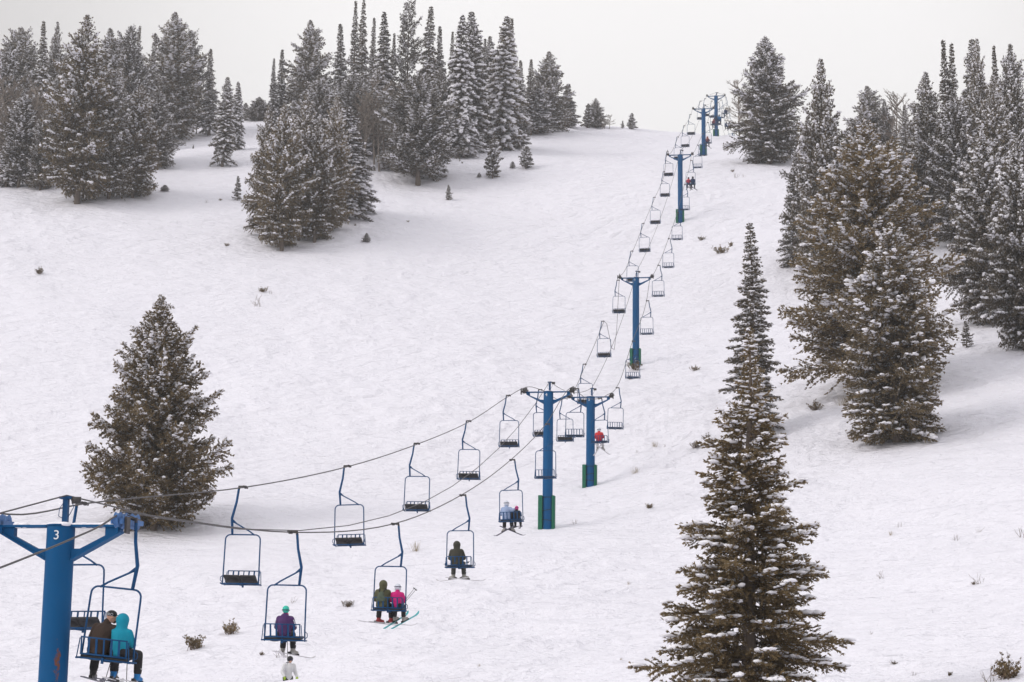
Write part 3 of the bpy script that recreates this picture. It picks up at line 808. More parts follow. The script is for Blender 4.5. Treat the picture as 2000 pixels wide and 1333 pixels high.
SH = {'sage': [shrub_mesh(1, 'sage'), shrub_mesh(2, 'sage')], 'twig': [shrub_mesh(3, 'twig'), shrub_mesh(4, 'twig')], 'grass': [shrub_mesh(5, 'grass')]}
SHN = {'sage': ('sagebrush', 'shrub', 'dark shrubs poking through the snow'), 'twig': ('bare_shrub', 'shrub', 'bare twigs poking through the snow'),
       'grass': ('grass_tuft', 'grass tuft', 'dry grass tufts in the snow')}
SHRUBS = [
    (78, 535, 18, 'sage', "small dark shrub alone on snow below the far-left forest"),
    (513, 571, 16, 'sage', "dark low shrub on open snow below the brown-tipped cluster"),
    (528, 574, 12, 'twig', "thin twigs just beside the dark low shrub below the brown-tipped cluster"),
    (505, 598, 34, 'twig', "faint scattered twigs below the dark low shrub of the upper bowl"),
    (443, 481, 9, 'sage', "tiny brown tuft on snow uphill beside the brown-tipped cluster"),
    (381, 1268, 42, 'sage', "brown shrub leaning on snow, farther from the purple-jacket rider of two"),
    (453, 1238, 36, 'sage', "rounded brown shrub on snow between tower 3 and the purple-jacket rider"),
    (573, 1178, 18, 'twig', "sprig of twigs inside the frame outline of the purple-jacket rider's chair"),
    (545, 1283, 26, 'twig', "twiggy shrub beside the ski boots of the purple-jacket rider"),
    (512, 1280, 10, 'sage', "tiny tuft left of the ski boots of the purple-jacket rider"),
    (680, 1186, 20, 'sage', "small shrub on snow uphill beside the olive-jacket rider"),
    (812, 1076, 28, 'grass', "tan grass tuft on snow above the bail of the pink-jacket rider's chair"),
    (1268, 993, 14, 'sage', "small brown clump on snow between tower 5 and the nearest fir"),
    (1122, 1024, 16, 'twig', "thin dark twigs just downhill of tower 4's padded foot"),
    (1357, 724, 14, 'sage', "dark tuft on snow level with tower 6's foot, before the lone slender spruce"),
    (1241, 722, 26, 'sage', "bushy olive shrub hiding the foot of tower 6"),
    (1232, 741, 12, 'sage', "low dark tuft below the bushy shrub at tower 6"),
    (1370, 469, 12, 'sage', "small dark tuft beside the chairs downhill of the first unnumbered tower"),
    (1408, 495, 24, 'sage', "largest dark shrub patch on the upper slope between lift and near forest"),
    (1428, 481, 12, 'sage', "dark tuft just uphill of the largest shrub patch on the upper slope"),
    (1438, 348, 16, 'twig', "faint bare twigs on snow below the big broad crest fir"),
    (1452, 347, 10, 'twig', "second faint twig sprig nearest the trunk of the big broad crest fir"),
    (1435, 296, 12, 'twig', "sparse twigs on the crest between topmost tower and broad fir"),
    (1431, 336, 7, 'sage', "speck of dark brush above the faint bare twigs near the crest"),
    (1245, 885, 10, 'twig', "pale twigs beside tower 5 at mid height on the snow"),
    (1298, 873, 10, 'twig', "pale twigs midway between tower 5 and the slender lone spruce"),
    (1280, 873, 18, 'grass', "brown grass wisp on snow uphill of tower 5's foot"),
    (1358, 875, 18, 'sage', "brown brush at the lower foot of the slender lone spruce"),
    (1382, 862, 20, 'sage', "dark brush touching the skirt of the slender lone spruce"),
    (1240, 925, 20, 'grass', "tan wisp of grass on snow beside tower 5's padded foot"),
    (1228, 1142, 10, 'grass', "tiny tan wisp alone on the lower middle snow"),
    (1595, 801, 26, 'sage', "brown brush patch under the wide lower boughs of the tallest olive fir"),
    (1645, 792, 30, 'grass', "bare tan grass strip under the tallest olive-brown fir"),
    (1836, 640, 20, 'sage', "sagebrush beside the big trunk-footed fir, farther one of two"),
    (1857, 644, 16, 'sage', "sagebrush at the trunk of the big trunk-footed fir"),
    (1722, 1130, 24, 'twig', "pair of bare twigs on snow between nearest fir and the photo's right edge"),
    (1912, 1140, 30, 'twig', "bare low twigs with dark leaf on the lower right snow"),
    (1902, 1142, 9, 'sage', "dark leaf tuft beside the bare low twigs on the lower right snow"),
    (1996, 1050, 34, 'twig', "tall bare twigs at the photo's right edge"),
    (1757, 1030, 16, 'twig', "reddish twigs on snow downhill of the snow-clumped olive fir, upper of two"),
    (1740, 1046, 14, 'grass', "rusty grass wisp beside the reddish twigs below the snow-clumped olive fir"),
    (1868, 1056, 20, 'twig', "flat spread of twigs on snow midway down the right-hand slope"),
    (1912, 1040, 18, 'twig', "upright bare sprig above the flat spread of twigs"),
    (1962, 1326, 62, 'sage', "big red-brown bush at the bottom right corner"),
    (1930, 1332, 40, 'twig', "bare twigs beside the big bush at the bottom right corner"),
    (1855, 1320, 12, 'sage', "dark tuft near the bottom edge beside the big corner bush"),
    (1746, 1298, 10, 'sage', "dark speck of brush just beside the nearest fir's lower boughs"),
    (1786, 1320, 14, 'twig', "short twigs at the bottom edge between nearest fir and corner bush"),
    (1700, 1240, 12, 'twig', "short twigs on snow touching the outline of the nearest fir"),
    (404, 397, 12, 'twig', "faint twigs on snow between the far-left forest and the lone young fir"),
    (430, 392, 6, 'sage', "brown speck on snow beside the lone young fir of the upper bowl"),
    (797, 434, 5, 'sage', "brown speck on snow below the dome-shaped fir"),
    (694, 441, 5, 'sage', "brown speck on snow beside the two-tipped seedling"),
    (486, 400, 24, 'twig', "bare twigs at the uphill skirt of the brown-tipped cluster"),
    (1575, 520, 24, 'twig', "bare twigs at the foot of the slender edge spruce"),
    (1213, 1290, 8, 'grass', "tiny grass speck low on the middle snow near the nearest fir"),
    (935, 1302, 9, 'grass', "tiny tan speck low on the snow below the lone dark rider"),
    (1004, 905, 9, 'twig', "faint twigs beside the hanger of the family's chair"),
    (888, 1108, 1, 'grass', ""),
]
for (px, by, w, k, lab) in SHRUBS:
    if not lab: continue
    P = hit(px, by); D = proj(P)[2]; s_ = w / 2000 * 36 / 36 * D / FPX * 2000 / 1.15
    nm, ct, gr = SHN[k]
    a, lv = random.choice(SH[k])
    e = empty(nm, tuple(P), random.uniform(0, 6.28), label=lab, cat=ct, group=gr)
    s_ = max(s_, .12); e.scale = (s_ * .85, s_ * .85, s_)
    link("stems", a, e)
    if lv: link("leaves", lv, e)

# ------------------------------------------------------------------ lift line: towers
LINE = np.array([0.149, 1.0]); LINE /= np.linalg.norm(LINE)
TOW = {}      # name: (x, y, base z, arm z, rz)


def tower_spot(px, by, topx, topy, D=None):
    P = hit(px, by) if D is None else unproj(px, by, D)
    return np.array([P[0], P[1], P[2], z_at(P[0], P[1], topy)])


SPOT = {3: tower_spot(77, 1805, 112, 1028, 40.0), 4: tower_spot(1069, 1033, 1072, 766), 5: tower_spot(1153, 950, 1156, 776),
        6: tower_spot(1242, 713, 1245, 543), 7: tower_spot(1329, 433, 1331, 303), 8: tower_spot(1374.5, 303, 1376, 213),
        9: tower_spot(1399, 266.5, 1401, 188)}
p10 = unproj(1430, 266, 394); SPOT[10] = np.array([p10[0], p10[1], ground_z([p10[0]], [p10[1]])[0], p10[2]])
SPOT[9][2] -= 0.3
GA = 1.42
WORD = {3: "with the white number 3, nearest", 4: "with the white number 4", 5: "with the white number 5", 6: "with the white number 6",
        7: "first above number 6, unnumbered, mid slope", 8: "second above number 6, short of the crest", 9: "standing on the crest skyline",
        10: "whose crossarm alone peeks over the crest"}
keys = sorted(SPOT)
AX = {}
for i, k in enumerate(keys):
    a = SPOT[keys[max(i - 1, 0)]]; b = SPOT[keys[min(i + 1, len(keys) - 1)]]
    d = b[:2] - a[:2]; d /= np.linalg.norm(d)
    AX[k] = d
for k in keys:
    print("tower", k, "D", round(float(proj(SPOT[k][:3])[2]), 1), "h", round(float(SPOT[k][3] - SPOT[k][2]), 2), "slope dir", AX[k])


def font_mesh(txt, size, mat, ext=0.004):
    cu = bpy.data.curves.new("t", 'FONT'); cu.body = txt; cu.size = size; cu.extrude = ext; cu.align_x = 'CENTER'
    o = bpy.data.objects.new("t", cu); COL.objects.link(o); bpy.context.view_layer.update()
    dg = bpy.context.evaluated_depsgraph_get()
    me = bpy.data.meshes.new_from_object(o.evaluated_get(dg), depsgraph=dg)
    bpy.data.objects.remove(o); bpy.data.curves.remove(cu)
    me.materials.clear(); me.materials.append(MAT[mat]); return me


def sheave_parts(side, rope_tilt, e, h, wm="sheave_blue"):
    """a rocker beam with four wheels hung beside the rope"""
    mb = MB(); rot = Matrix.Rotation(rope_tilt, 3, 'X'); x = side * GA
    mb.box((x - side * 0.10, 0, h - 0.06), (0.04, 1.30, 0.10), rot)
    mb.box((x - side * 0.10, 0.36, h - 0.02) if 0 else (x + side * 0.10, 0, h - 0.06), (0.05, 1.35, 0.10), rot)
    mb.box((x - side * 0.02, 0, h - 0.10), (0.20, 0.12, 0.18))
    sh = mb.obj("sheave_assembly", wm, e)
    for q in (-0.54, -0.18, 0.18, 0.54):
        c = Vector((x, 0, h - 0.06)) + rot @ Vector((0, q, 0.03))
        w = MB()
        w.tube([c + Vector((-.05, 0, 0)), c + Vector((-.03, 0, 0)), c + Vector((.03, 0, 0)), c + Vector((.05, 0, 0))], [.165, .14, .14, .165], 18)
        w.tube([c + Vector((-.07, 0, 0)), c + Vector((.07, 0, 0))], .05, 8)
        w.obj("wheel", wm, sh)
    cb = MB()
    cb.box((x + side * 0.16, -0.42, h - 0.16), (0.05, 0.22, 0.34)); cb.tube([(x + side * .16, -.45, h + .05), (x + side * .16, .45, h + .02)], .012, 5)
    cb.obj("catcher", "dark_steel", sh)


def make_tower(k):
    x, y, z0, za = SPOT[k]; d = AX[k]
    e = empty("lift_tower", (x, y, z0), math.atan2(-d[0], d[1]), label="blue steel chairlift tower " + WORD[k], cat="lift tower", group="towers of the chairlift")
    h = za - z0
    r = 0.295
    c = MB(); n = 40; zz = np.linspace(-1.0, h, 15 if k > 3 else 90)
    c.tube([(0, 0, z) for z in zz], [r * (1.03 - 0.05 * max(z, 0) / h) for z in zz], n)
    for zf in (h * 0.52,):
        c.tube([(0, 0, zf - .03), (0, 0, zf + .03)], r + .006, n)
    co = c.obj("column", "tower_blue", e)
    at = co.data.attributes.new("rust", 'FLOAT', 'POINT')
    rz = e.rotation_euler[2]
    for i, v in enumerate(co.data.vertices):
        ang = math.atan2(v.co.y, v.co.x)
        f = 0.0
        if k == 3:
            f = math.exp(-((ang + 0.95) / 0.26) ** 2) * math.exp(-((v.co.z - (h - 2.85)) / 0.55) ** 2)
        at.data[i].value = f
    # crossarm: flat top beam, deep brackets
    a = MB()
    for s in (-1, 1):
        def P(l): return [(s * xx, h + zz) for xx, zz in (l if s > 0 else l[::-1])]
        a.plate(P([(0.27, -0.03), (GA - .12, -0.03), (GA - .12, 0.015), (0.27, 0.015)]), -0.14, 0.14)
        a.plate(P([(0.27, -0.68), (GA - .10, -0.10), (GA - .10, -0.034), (GA - (.43 if k == 3 else .3), -0.034), (GA - (.43 if k == 3 else .3), -0.205), (0.46, -0.475), (0.28, -0.475)]), -0.09, 0.09)
        a.plate(P([(0.27, -0.725), (GA - .1, -0.145), (GA - .1, -0.103), (0.27, -0.683)]), -0.13, 0.13)
        a.box((s * (GA - 0.16), 0, h - 0.07), (0.06, 0.30, 0.17))
    a.tube([(0, 0, h - .003), (0, 0, h + .02)], r * 1.04, 28)
    a.obj("crossarm", "tower_blue", e)
    ms = MB(); mx_ = 0.08; hm = 0.56
    ms.box((mx_, 0.0, h + hm / 2 + .02), (0.11, 0.11, hm)); ms.box((mx_, 0, h + hm + .03), (0.26, 0.16, 0.05))
    ms.tube([(mx_ - .02, -.05, h + hm - .06), (mx_ - .1, -.1, h + hm - .2), (mx_ - .12, -.08, h + hm - .36), (mx_ - .05, -.06, h + hm - .4)], .008, 5)
    ms.tube([(mx_ + .1, 0, h + hm), (mx_ + .17, 0, h + hm - .16), (mx_ + .1, 0, h + hm - .3), (mx_ + .05, 0, h + hm - .38)], .008, 5)
    mo = ms.obj("cable_mast", "chair_blue", e)
    cl = MB(); cl.tube([(mx_ + .12, 0.0, h + hm - .02), (mx_ + .30, 0.05, h + hm - .02)], .075, 10); cl.obj("cable_clamp", "dark_steel", mo)
    for s in (-1, 1): sheave_parts(s, 0.22 if k > 3 else 0.06, e, h + 0.13, "sheave_blue" if k == 3 else "dark_steel")
    # snow lying on the arm and column top
    sn = MB(); rr = random.Random(k)
    for s in (-1, 1):
        for q in range(6):
            t = .34 + q * .15
            if rr.random() < (.85 if s > 0 else .3): sn.ball((s * t, rr.uniform(-.03, .03), h + .02), (.12, .12, rr.uniform(.03, .065)), 8, 5)
    for q in range(6): sn.ball((rr.uniform(-.16, .16), rr.uniform(-.18, .12), h + .02), (.16, .15, .055), 9, 5)
    sn.fused("snow", "snow", .02, 1, e)
    if k <= 6:
        fm = font_mesh(str(k), 0.27, "white_paint", 0.006)
        o = link("number", fm, e)
        o.location = (-0.085 if k > 3 else 0.0, -r - 0.004, h - 0.30); o.rotation_euler = (R_(90), 0, 0)
        if k == 3:
            # turned a little toward the near side of the line
            ang = R_(8); o.location = (math.sin(ang) * r * 1.02 - .02, -math.cos(ang) * r * 1.02, h - 0.30); o.rotation_euler = (R_(90), 0, ang)
    if k in (4, 5, 6, 7, 8, 9):
        ph = 1.95 if k == 4 else 1.45
        for s in (-1, 1):
            pd = MB()
            w_ = .33 if s < 0 else .22
            vs = [(s * .27, -w_), (s * (.53 if s < 0 else .43), -w_ * .9), (s * (.55 if s < 0 else .45), w_ * .9), (s * .27, w_)]
            n0 = [(p[0], p[1], -.6) for p in vs] + [(p[0], p[1], ph) for p in vs]
            pd.add(n0, [(3, 2, 1, 0), (4, 5, 6, 7)] + [(i, (i + 1) % 4, 4 + (i + 1) % 4, 4 + i) for i in range(4)])
            o = pd.obj("safety_pad", "pad_green", e)
            bv = o.modifiers.new("b", 'BEVEL'); bv.width = .04; bv.segments = 3
        for zf, tl in ((ph - .12, .0), (ph * .55, .05), (ph * .25, -.04)):
            sb = MB(); q = [(math.cos(w) * (r + .022) * (1.0 if abs(math.cos(w)) < .8 else 1.0), math.sin(w) * (r + .022), zf + tl * math.cos(w)) for w in np.linspace(0, 2 * math.pi, 25)]
            sb.tube(q, .022, 4, cap=False); sb.obj("strap", "strap_black", e)
    if k == 3:
        pass
    return e


for k in keys: make_tower(k)

# ------------------------------------------------------------------ cables through the sheaves and grips


def arm_pt(k, side, along=0.0, dz=0.0):
    x, y, z0, za = SPOT[k]; d = AX[k]; lat = np.array([d[1], -d[0]])
    p = np.array([x, y]) + lat * side * GA + d * along
    return np.array([p[0], p[1], za + 0.30 + dz])


def plan_hit(A, B, px, py):
    """point of the vertical plane A-B seen at (px, py)"""
    best = None
    for t in np.linspace(0, 1, 1201):
        q = A[:2] * (1 - t) + B[:2] * t
        z = z_at(q[0], q[1], py); u = proj((q[0], q[1], z))[0]
        if best is None or abs(u - px) < best[0]: best = (abs(u - px), t, np.array([q[0], q[1], z]))
    return best[2]


# each chair: (picture x of its grip, picture y) in order up the hill, with the span it hangs in
UP = [(3, [(251, 1014)]), (3, [(580, 1040), (778, 1024), (909, 968), (1005, 899), (1073, 829)]), (4, [(1130, 760), (1175, 779)]),
      (5, [(1209, 758), (1240, 667), (1267, 588)]), (6, [(1289, 519), (1309, 467), (1326, 416), (1340, 361), (1352, 314)]),
      (7, [(1365, 284), (1375, 262), (1384, 240)]), (8, [(1397.5, 207), (1404, 201), (1410, 196)]), (9, [(1418.5, 190), (1424, 216), (1430, 236)])]
DN = [(3, [(150, 984), (467, 952), (672, 911), (809, 867), (911, 823), (989, 773)]), (4, [(1052, 762), (1098, 778)]),
      (5, [(1139, 712), (1175, 628), (1205, 548)]), (6, [(1232, 491), (1254, 437), (1276, 386), (1295, 336), (1308, 297)]),
      (7, [(1322, 268), (1335, 246), (1347, 224)]), (8, [(1367, 198), (1376, 193)]), (9, [(1389, 198), (1400, 214)])]


def cable_path(side, table):
    pts = []; chairs = []
    pts_by = {k: [] for k in keys}
    for k, lst in table:
        nk = keys[keys.index(k) + 1] if k != 10 else 10
        A, B = arm_pt(k, side), arm_pt(nk, side)
        for (u, v) in lst:
            p = plan_hit(A, B, u, v); p = plan_hit(A, B, u - side * 0.19 * FPX / proj(p)[2], v); pts_by[k].append(p); chairs.append((p, k, nk))
    for k in keys:
        hd = 0.0
        for s in (-.62, -.2, .2, .62):
            d = AX[k]; q = arm_pt(k, side, s)
            prev = pts_by[keys[keys.index(k) - 1]][-1:] if k != 3 else None
            nxt = pts_by[k][:1]
            tl = 0.22 if k > 3 else 0.06
            q[2] += s * math.tan(tl) - 0.02 - (0.09 if k == 3 and s < -.5 else 0)
            pts.append(q)
        pts += [p for p in pts_by[k] if np.linalg.norm(p[:2] - arm_pt(k, side)[:2]) > 1.2]
    return pts, chairs


def smooth_path(pts, sub=6):
    P = [np.array(p, float) for p in pts]; s = np.concatenate([[0], np.cumsum([np.linalg.norm(P[i + 1][:2] - P[i][:2]) for i in range(len(P) - 1)])])
    z = np.array([p[2] for p in P]); h = np.diff(s); dl = np.diff(z) / h
    mm = np.zeros(len(P)); mm[0] = dl[0]; mm[-1] = dl[-1]
    for i in range(1, len(P) - 1): mm[i] = (dl[i - 1] * h[i] + dl[i] * h[i - 1]) / (h[i] + h[i - 1])
    out = []
    for i in range(len(P) - 1):
        for q in range(sub):
            t = q / sub; h00 = 2 * t**3 - 3 * t**2 + 1; h10 = t**3 - 2 * t**2 + t; h01 = -2 * t**3 + 3 * t**2; h11 = t**3 - t**2
            xy = P[i][:2] * (1 - t) + P[i + 1][:2] * t
            out.append((xy[0], xy[1], h00 * z[i] + h10 * h[i] * mm[i] + h01 * z[i + 1] + h11 * h[i] * mm[i + 1]))
    out.append(tuple(P[-1])); return out


def beyond(k, side, dist):
    a = arm_pt(10, side, dist); a[2] += dist * 0.10; return a


up_pts, up_ch = cable_path(1, UP); dn_pts, dn_ch = cable_path(-1, DN)
# the run down to the tower behind the camera
t3r = arm_pt(3, 1); t3l = arm_pt(3, -1); d3 = AX[3]
ndr = [t3r + np.array([-d3[0] * s, -d3[1] * s, -dz]) for s, dz in ((45, 8.0), (34, 6.9), (22, 5.0), (12, 2.95), (6, 1.58), (3, .84), (1.5, .44))]
ndl = [t3l + np.array([-d3[0] * s, -d3[1] * s, -dz]) for s, dz in ((45, 8.0), (34, 6.9), (22, 5.0), (12, 2.9), (6, 1.5))]
for nm, pts, lab in (("haul_cable", ndr + up_pts + [beyond(10, 1, 25)], "long steel haul cable carrying the chairs seen from behind, uphill side"),
                     ("haul_cable", ndl + dn_pts + [beyond(10, -1, 25)], "long steel haul cable carrying the empty chairs facing downhill")):
    mb = MB(); mb.tube(smooth_path(pts), 0.0195, 8); mb.obj(nm, "cable_steel", label=lab, cat="cable", group="cables of the chairlift")


def mast_pt(k):
    x, y, z0, za = SPOT[k]; d = AX[k]; lat = np.array([d[1], -d[0]])
    p = np.array([x, y]) + lat * 0.08
    return np.array([p[0], p[1], za + 0.64])


sag = {3: 3.7, 4: 0.5, 5: 0.9, 6: 1.3, 7: 1.2, 8: 0.8, 9: 1.0}
cp = []
a = mast_pt(3); cp += [a + np.array([-d3[0] * s, -d3[1] * s, -dz]) for s, dz in ((45, 6.5), (30, 5.2), (15, 3.0), (6, 1.3))]
for i, k in enumerate(keys[:-1]):
    A, B = mast_pt(k), mast_pt(keys[i + 1])
    for t in np.linspace(0, 1, 13)[:-1]:
        q = A * (1 - t) + B * t; q[2] -= 4 * sag[k] * t * (1 - t); cp.append(q)
cp.append(mast_pt(10))
mb = MB(); mb.tube([tuple(p) for p in cp], 0.016, 8)
mb.obj("signal_cable", "cable_steel", label="thinner sagging cable strung between the tower mast tops", cat="cable")
for k in (9,):
    for s in (-1, 1):
        mb = MB(); A = mast_pt(k); B = arm_pt(k, s, 0, -0.2); mb.tube([tuple(A), tuple(B)], .018, 5)
        mb.obj("guy_wire", "cable_steel", label="thin wire from the mast of the crest tower to its " + ("downhill-side" if s < 0 else "uphill-side") + " arm tip", cat="wire")

# ------------------------------------------------------------------ chairs
GX, GZ = 0.20, 2.93


def make_chair(tip=11):
    e = empty("lift_chair", (0, 0, 0))
    f = MB(); W, HT = .54, 1.50
    pts = [(-W - .02, 0.02, 0.0), (-W - .01, 0.0, .30), (-W, -.01, HT - .22)]
    for q in range(1, 6):
        w = math.pi / 2 * q / 6; pts.append((-W + .16 - .16 * math.cos(w), -.01, HT - .16 + .16 * math.sin(w)))
    pts = pts + [(-W + .18, -.01, HT)] + [(-p[0], p[1], p[2]) for p in reversed(pts)][:0] + []
    right = [(W - .18, -.01, HT)] + [(W - .16 + .16 * math.sin(math.pi / 2 * q / 6), -.01, HT - .16 + .16 * math.cos(math.pi / 2 * q / 6)) for q in range(1, 6)] + \
            [(W, -.01, HT - .22), (W + .01, 0, .30), (W + .02, 0.02, 0.0)]
    f.tube(pts + right, .021, 8)
    for s in (-1, 1):
        f.tube([(s * (W + .02), -.27, .015), (s * (W + .02), .20, .035)], .022, 6)
        f.tube([(s * (W + .02), -.25, .015), (s * (W - .02), -.30, .42)], .012, 5)
        f.tube([(s * (W + .02), .05, .26), (s * (W + .055), .10, .22), (s * (W + .06), .10, .13), (s * (W + .03), .06, .09)], .012, 5)
    f.tube([(-W - .02, -.24, .02), (W + .02, -.24, .02)], .02, 6); f.tube([(-W - .02, .17, .03), (W + .02, .17, .03)], .018, 6)
    f.box((0, -.04, 0.0), (.05, .46, .04)); f.box((0, -.25, .0), (.05, .04, .12))
    f.obj("frame", "chair_blue", e)
    h = MB()
    h.tube([(GX, 0, GZ - .03), (GX + .05, 0, GZ - .45), (.37, -.01, 1.99), (.365, -.01, 1.93), (.335, -.01, HT)], [.036, .036, .040, .040, .036], 8)
    h.tube([(.365, -.01, 1.95), (.30, -.01, 1.875), (-.20, -.01, 1.60), (-.36, -.01, HT - .012)], [.03, .022, .022, .024], 8)
    h.plate([(.20, 1.84), (.36, 1.86), (.36, 1.99)], -.02, .01)
    hg = h.obj("hanger", "chair_blue", e)
    g = MB(); g.tube([(GX, 0, GZ - .06), (GX, 0, GZ + .01), (.05, 0, GZ + .012), (-.01, 0, GZ)], [.04, .042, .036, .03], 8)
    g.tube([(0, -.20, GZ), (0, .20, GZ)], [.032, .034], 8); g.ball((.0, .0, GZ), (.06, .09, .05), 9, 6)
    g.obj("grip", "dark_steel", hg)
    b = MB()
    yb0, yb1 = -.235, -.315
    b.tube([(-.50, yb1, .44), (.50, yb1, .44)], .017, 6); b.tube([(-.50, yb0, .105), (.50, yb0, .105)], .02, 6)
    for q in range(7):
        xx = -.485 + q * .97 / 6; w_ = .030 if q not in (1, 2, 4, 5) else .045
        rot = Matrix.Rotation(math.atan2(yb1 - yb0, .335) * -1, 3, 'X')
        b.box((xx, (yb0 + yb1) / 2, .272), (w_, .012, .335), rot)
    b.obj("backrest", "chair_blue", e)
    rot = Matrix.Rotation(R_(tip), 3, 'X'); lift = math.sin(R_(tip - 11)) * .21
    for s in (-1, 1):
        c = MB()
        for (yy, zz, dy, dz) in ((-.02, .085 + lift, .42, .065),): c.box((s * .248, yy, zz), (.488, dy, dz), rot)
        c.ball((s * .248, -.02, .052 + lift), (.21, .17, .06), 12, 6, rot)
        o = c.obj("seat_cushion", "seat_black", e)
        bv = o.modifiers.new("b", 'BEVEL'); bv.width = .018; bv.segments = 2; bv.limit_method = 'ANGLE'; bv.angle_limit = R_(50)
    return e


proto_chair = make_chair(); proto_down = make_chair(31)
ORD = ["first", "second", "third", "fourth", "fifth", "sixth", "seventh"]
TN = {3: "tower 3", 4: "tower 4", 5: "tower 5", 6: "tower 6", 7: "first tower above number 6", 8: "second tower above number 6", 9: "the crest tower", 10: "the last tower"}
used = set()


def add_chair(p, dirv, flip, label, tilt=0.0):
    pc = proto_down if flip else proto_chair
    e = pc if flip not in used else copy_tree(pc)
    used.add(flip)
    rz = math.atan2(-dirv[0], dirv[1]) + (math.pi if flip else 0)
    M = Matrix.Rotation(rz, 4, 'Z') @ Matrix.Rotation(tilt, 4, 'Y')
    e.location = Vector(p) - (M @ Vector((0, 0, GZ)))
    e.rotation_euler = (0, tilt, rz)
    props(e, label=label, cat="lift chair", group="chairs of the chairlift")
    return e


RIDERS = {0: "carrying the brown-jacket and turquoise-jacket riders", 1: "carrying the purple-jacket rider alone", 2: "carrying the olive-jacket and pink-jacket riders",
          3: "carrying one rider all in dark olive", 4: "carrying the light-blue adult and two children", 7: "carrying the red-jacket rider in white pants",
          15: "carrying a red and a navy rider", 18: "carrying the lone rust-jacket rider", 19: "carrying a dark red rider before the crest tower",
          20: "carrying a dark and a bright blue rider", 22: "carrying the lone blue rider on the skyline", 23: "carrying two dark riders beyond the crest"}
CH = {}
cnt = {}
for i, (p, k, nk) in enumerate(up_ch):
    cnt[k] = cnt.get(k, 0) + 1
    d = AX[k] * 0.5 + AX[nk] * 0.5
    lab = ("uphill-bound blue chair " + RIDERS[i]) if i in RIDERS else "empty uphill-bound blue chair, %s past %s" % (ORD[cnt[k] - 1], TN[k])
    CH[i] = add_chair(p, d, False, lab, .10 if i == 0 else random.gauss(0, .012))
cnt = {}
for i, (p, k, nk) in enumerate(dn_ch):
    cnt[k] = cnt.get(k, 0) + 1
    d = AX[k] * 0.5 + AX[nk] * 0.5
    add_chair(p, d, True, "empty downhill-bound blue chair with dark seat, %s uphill of %s" % (ORD[cnt[k] - 1], TN[k]), random.gauss(0, .012))
print("chairs", len(up_ch), len(dn_ch))

# ------------------------------------------------------------------ people
CLOTH = {"jk_brown": (.042, .026, .019), "jk_turq": (.004, .25, .36), "jk_purple": (.075, .03, .12), "jk_olive": (.085, .085, .045), "jk_pink": (.55, .012, .17),
         "jk_dkolive": (.045, .043, .032), "jk_blue": (.30, .38, .56), "jk_black": (.02, .018, .02), "jk_red": (.55, .03, .035), "jk_white": (.62, .62, .63),
         "jk_rust": (.22, .045, .03), "jk_navy": (.02, .028, .075), "jk_bright": (.012, .13, .30), "pt_black": (.020, .019, .021), "pt_white": (.6, .58, .6),
         "pt_grey": (.055, .054, .05), "hat_teal": (.05, .52, .40), "hat_black": (.015, .015, .017), "helm_white": (.62, .65, .72), "helm_pink": (.55, .06, .25),
         "boot_grey": (.30, .29, .27), "boot_red": (.30, .03, .035), "boot_blue": (.01, .16, .42), "boot_black": (.03, .028, .03),
         "ski_white": (.55, .54, .56), "ski_dark": (.06, .06, .09), "ski_teal": (.04, .38, .42), "glove_black": (.02, .02, .02), "pack_green": (.075, .10, .07),
         "glove_lime": (.35, .50, .05), "goggle": (.03, .02, .05)}
for n_, c_ in CLOTH.items():
    simple(n_, c_, 0.8 if n_[:2] in ('jk', 'pt', 'gl', 'pa') else 0.45, var=.18, scale=7, bump=.035 if n_[:2] in ('jk', 'pt') else 0.0, spec=.25)


def glove(c, d, side, mat, parent, S=1.0):
    """palm, four curled fingers of different length and a side thumb"""
    c = Vector(c); d = Vector(d).normalized(); up = Vector((0, 0, 1)); sd = d.cross(up)
    if sd.length < .1: sd = Vector((1, 0, 0))
    sd.normalize(); up = sd.cross(d)
    g = MB(); g.cone(c, c + d * .06 * S, .036 * S, .040 * S, 10)
    for q, L in zip((-.034, -.011, .012, .034), (.062, .076, .072, .055)):
        b_ = c + d * .08 * S + sd * q * S; m_ = b_ + (d * .8 - up * .5) * L * .5 * S; t_ = m_ + (d * .2 - up * .95) * L * .55 * S
        g.cone(b_, m_, .0135 * S, .0125 * S, 7); g.cone(m_, t_, .0125 * S, .0105 * S, 7)
    b_ = c + d * .02 * S - sd * side * .034 * S; m_ = b_ + (d * .6 - sd * side * .5 - up * .3) * .04 * S; t_ = m_ + (d * .8 - up * .4) * .035 * S
    g.cone(b_, m_, .015 * S, .0135 * S, 7); g.cone(m_, t_, .0135 * S, .011 * S, 7)
    return g.fused("glove", mat, vox=.007 * S, smooth=1, parent=parent)


def head_shapes(mb, H, yaw, S=1.0, pitch=0.0):
    M = Matrix.Rotation(yaw, 3, 'Z') @ Matrix.Rotation(pitch, 3, 'X')
    def P(x, y, z): return Vector(H) + M @ Vector((x * S, y * S, z * S))
    mb.ball(P(0, -.008, .02), (.078 * S, .098 * S, .098 * S), 16, 12, M); mb.ball(P(0, .035, -.04), (.058 * S, .062 * S, .072 * S), 14, 10, M)
    mb.cone(P(0, .088, .012), P(0, .108, -.02), .010 * S, .015 * S, 8)
    for s in (-1, 1):
        mb.ball(P(s * .078, -.005, -.005), (.012 * S, .02 * S, .03 * S), 8, 6, M); mb.ball(P(s * .032, .084, .012), (.013 * S, .01 * S, .009 * S), 8, 6, M)
    mb.ball(P(0, .086, -.052), (.024 * S, .012 * S, .008 * S), 8, 6, M)
    return P, M


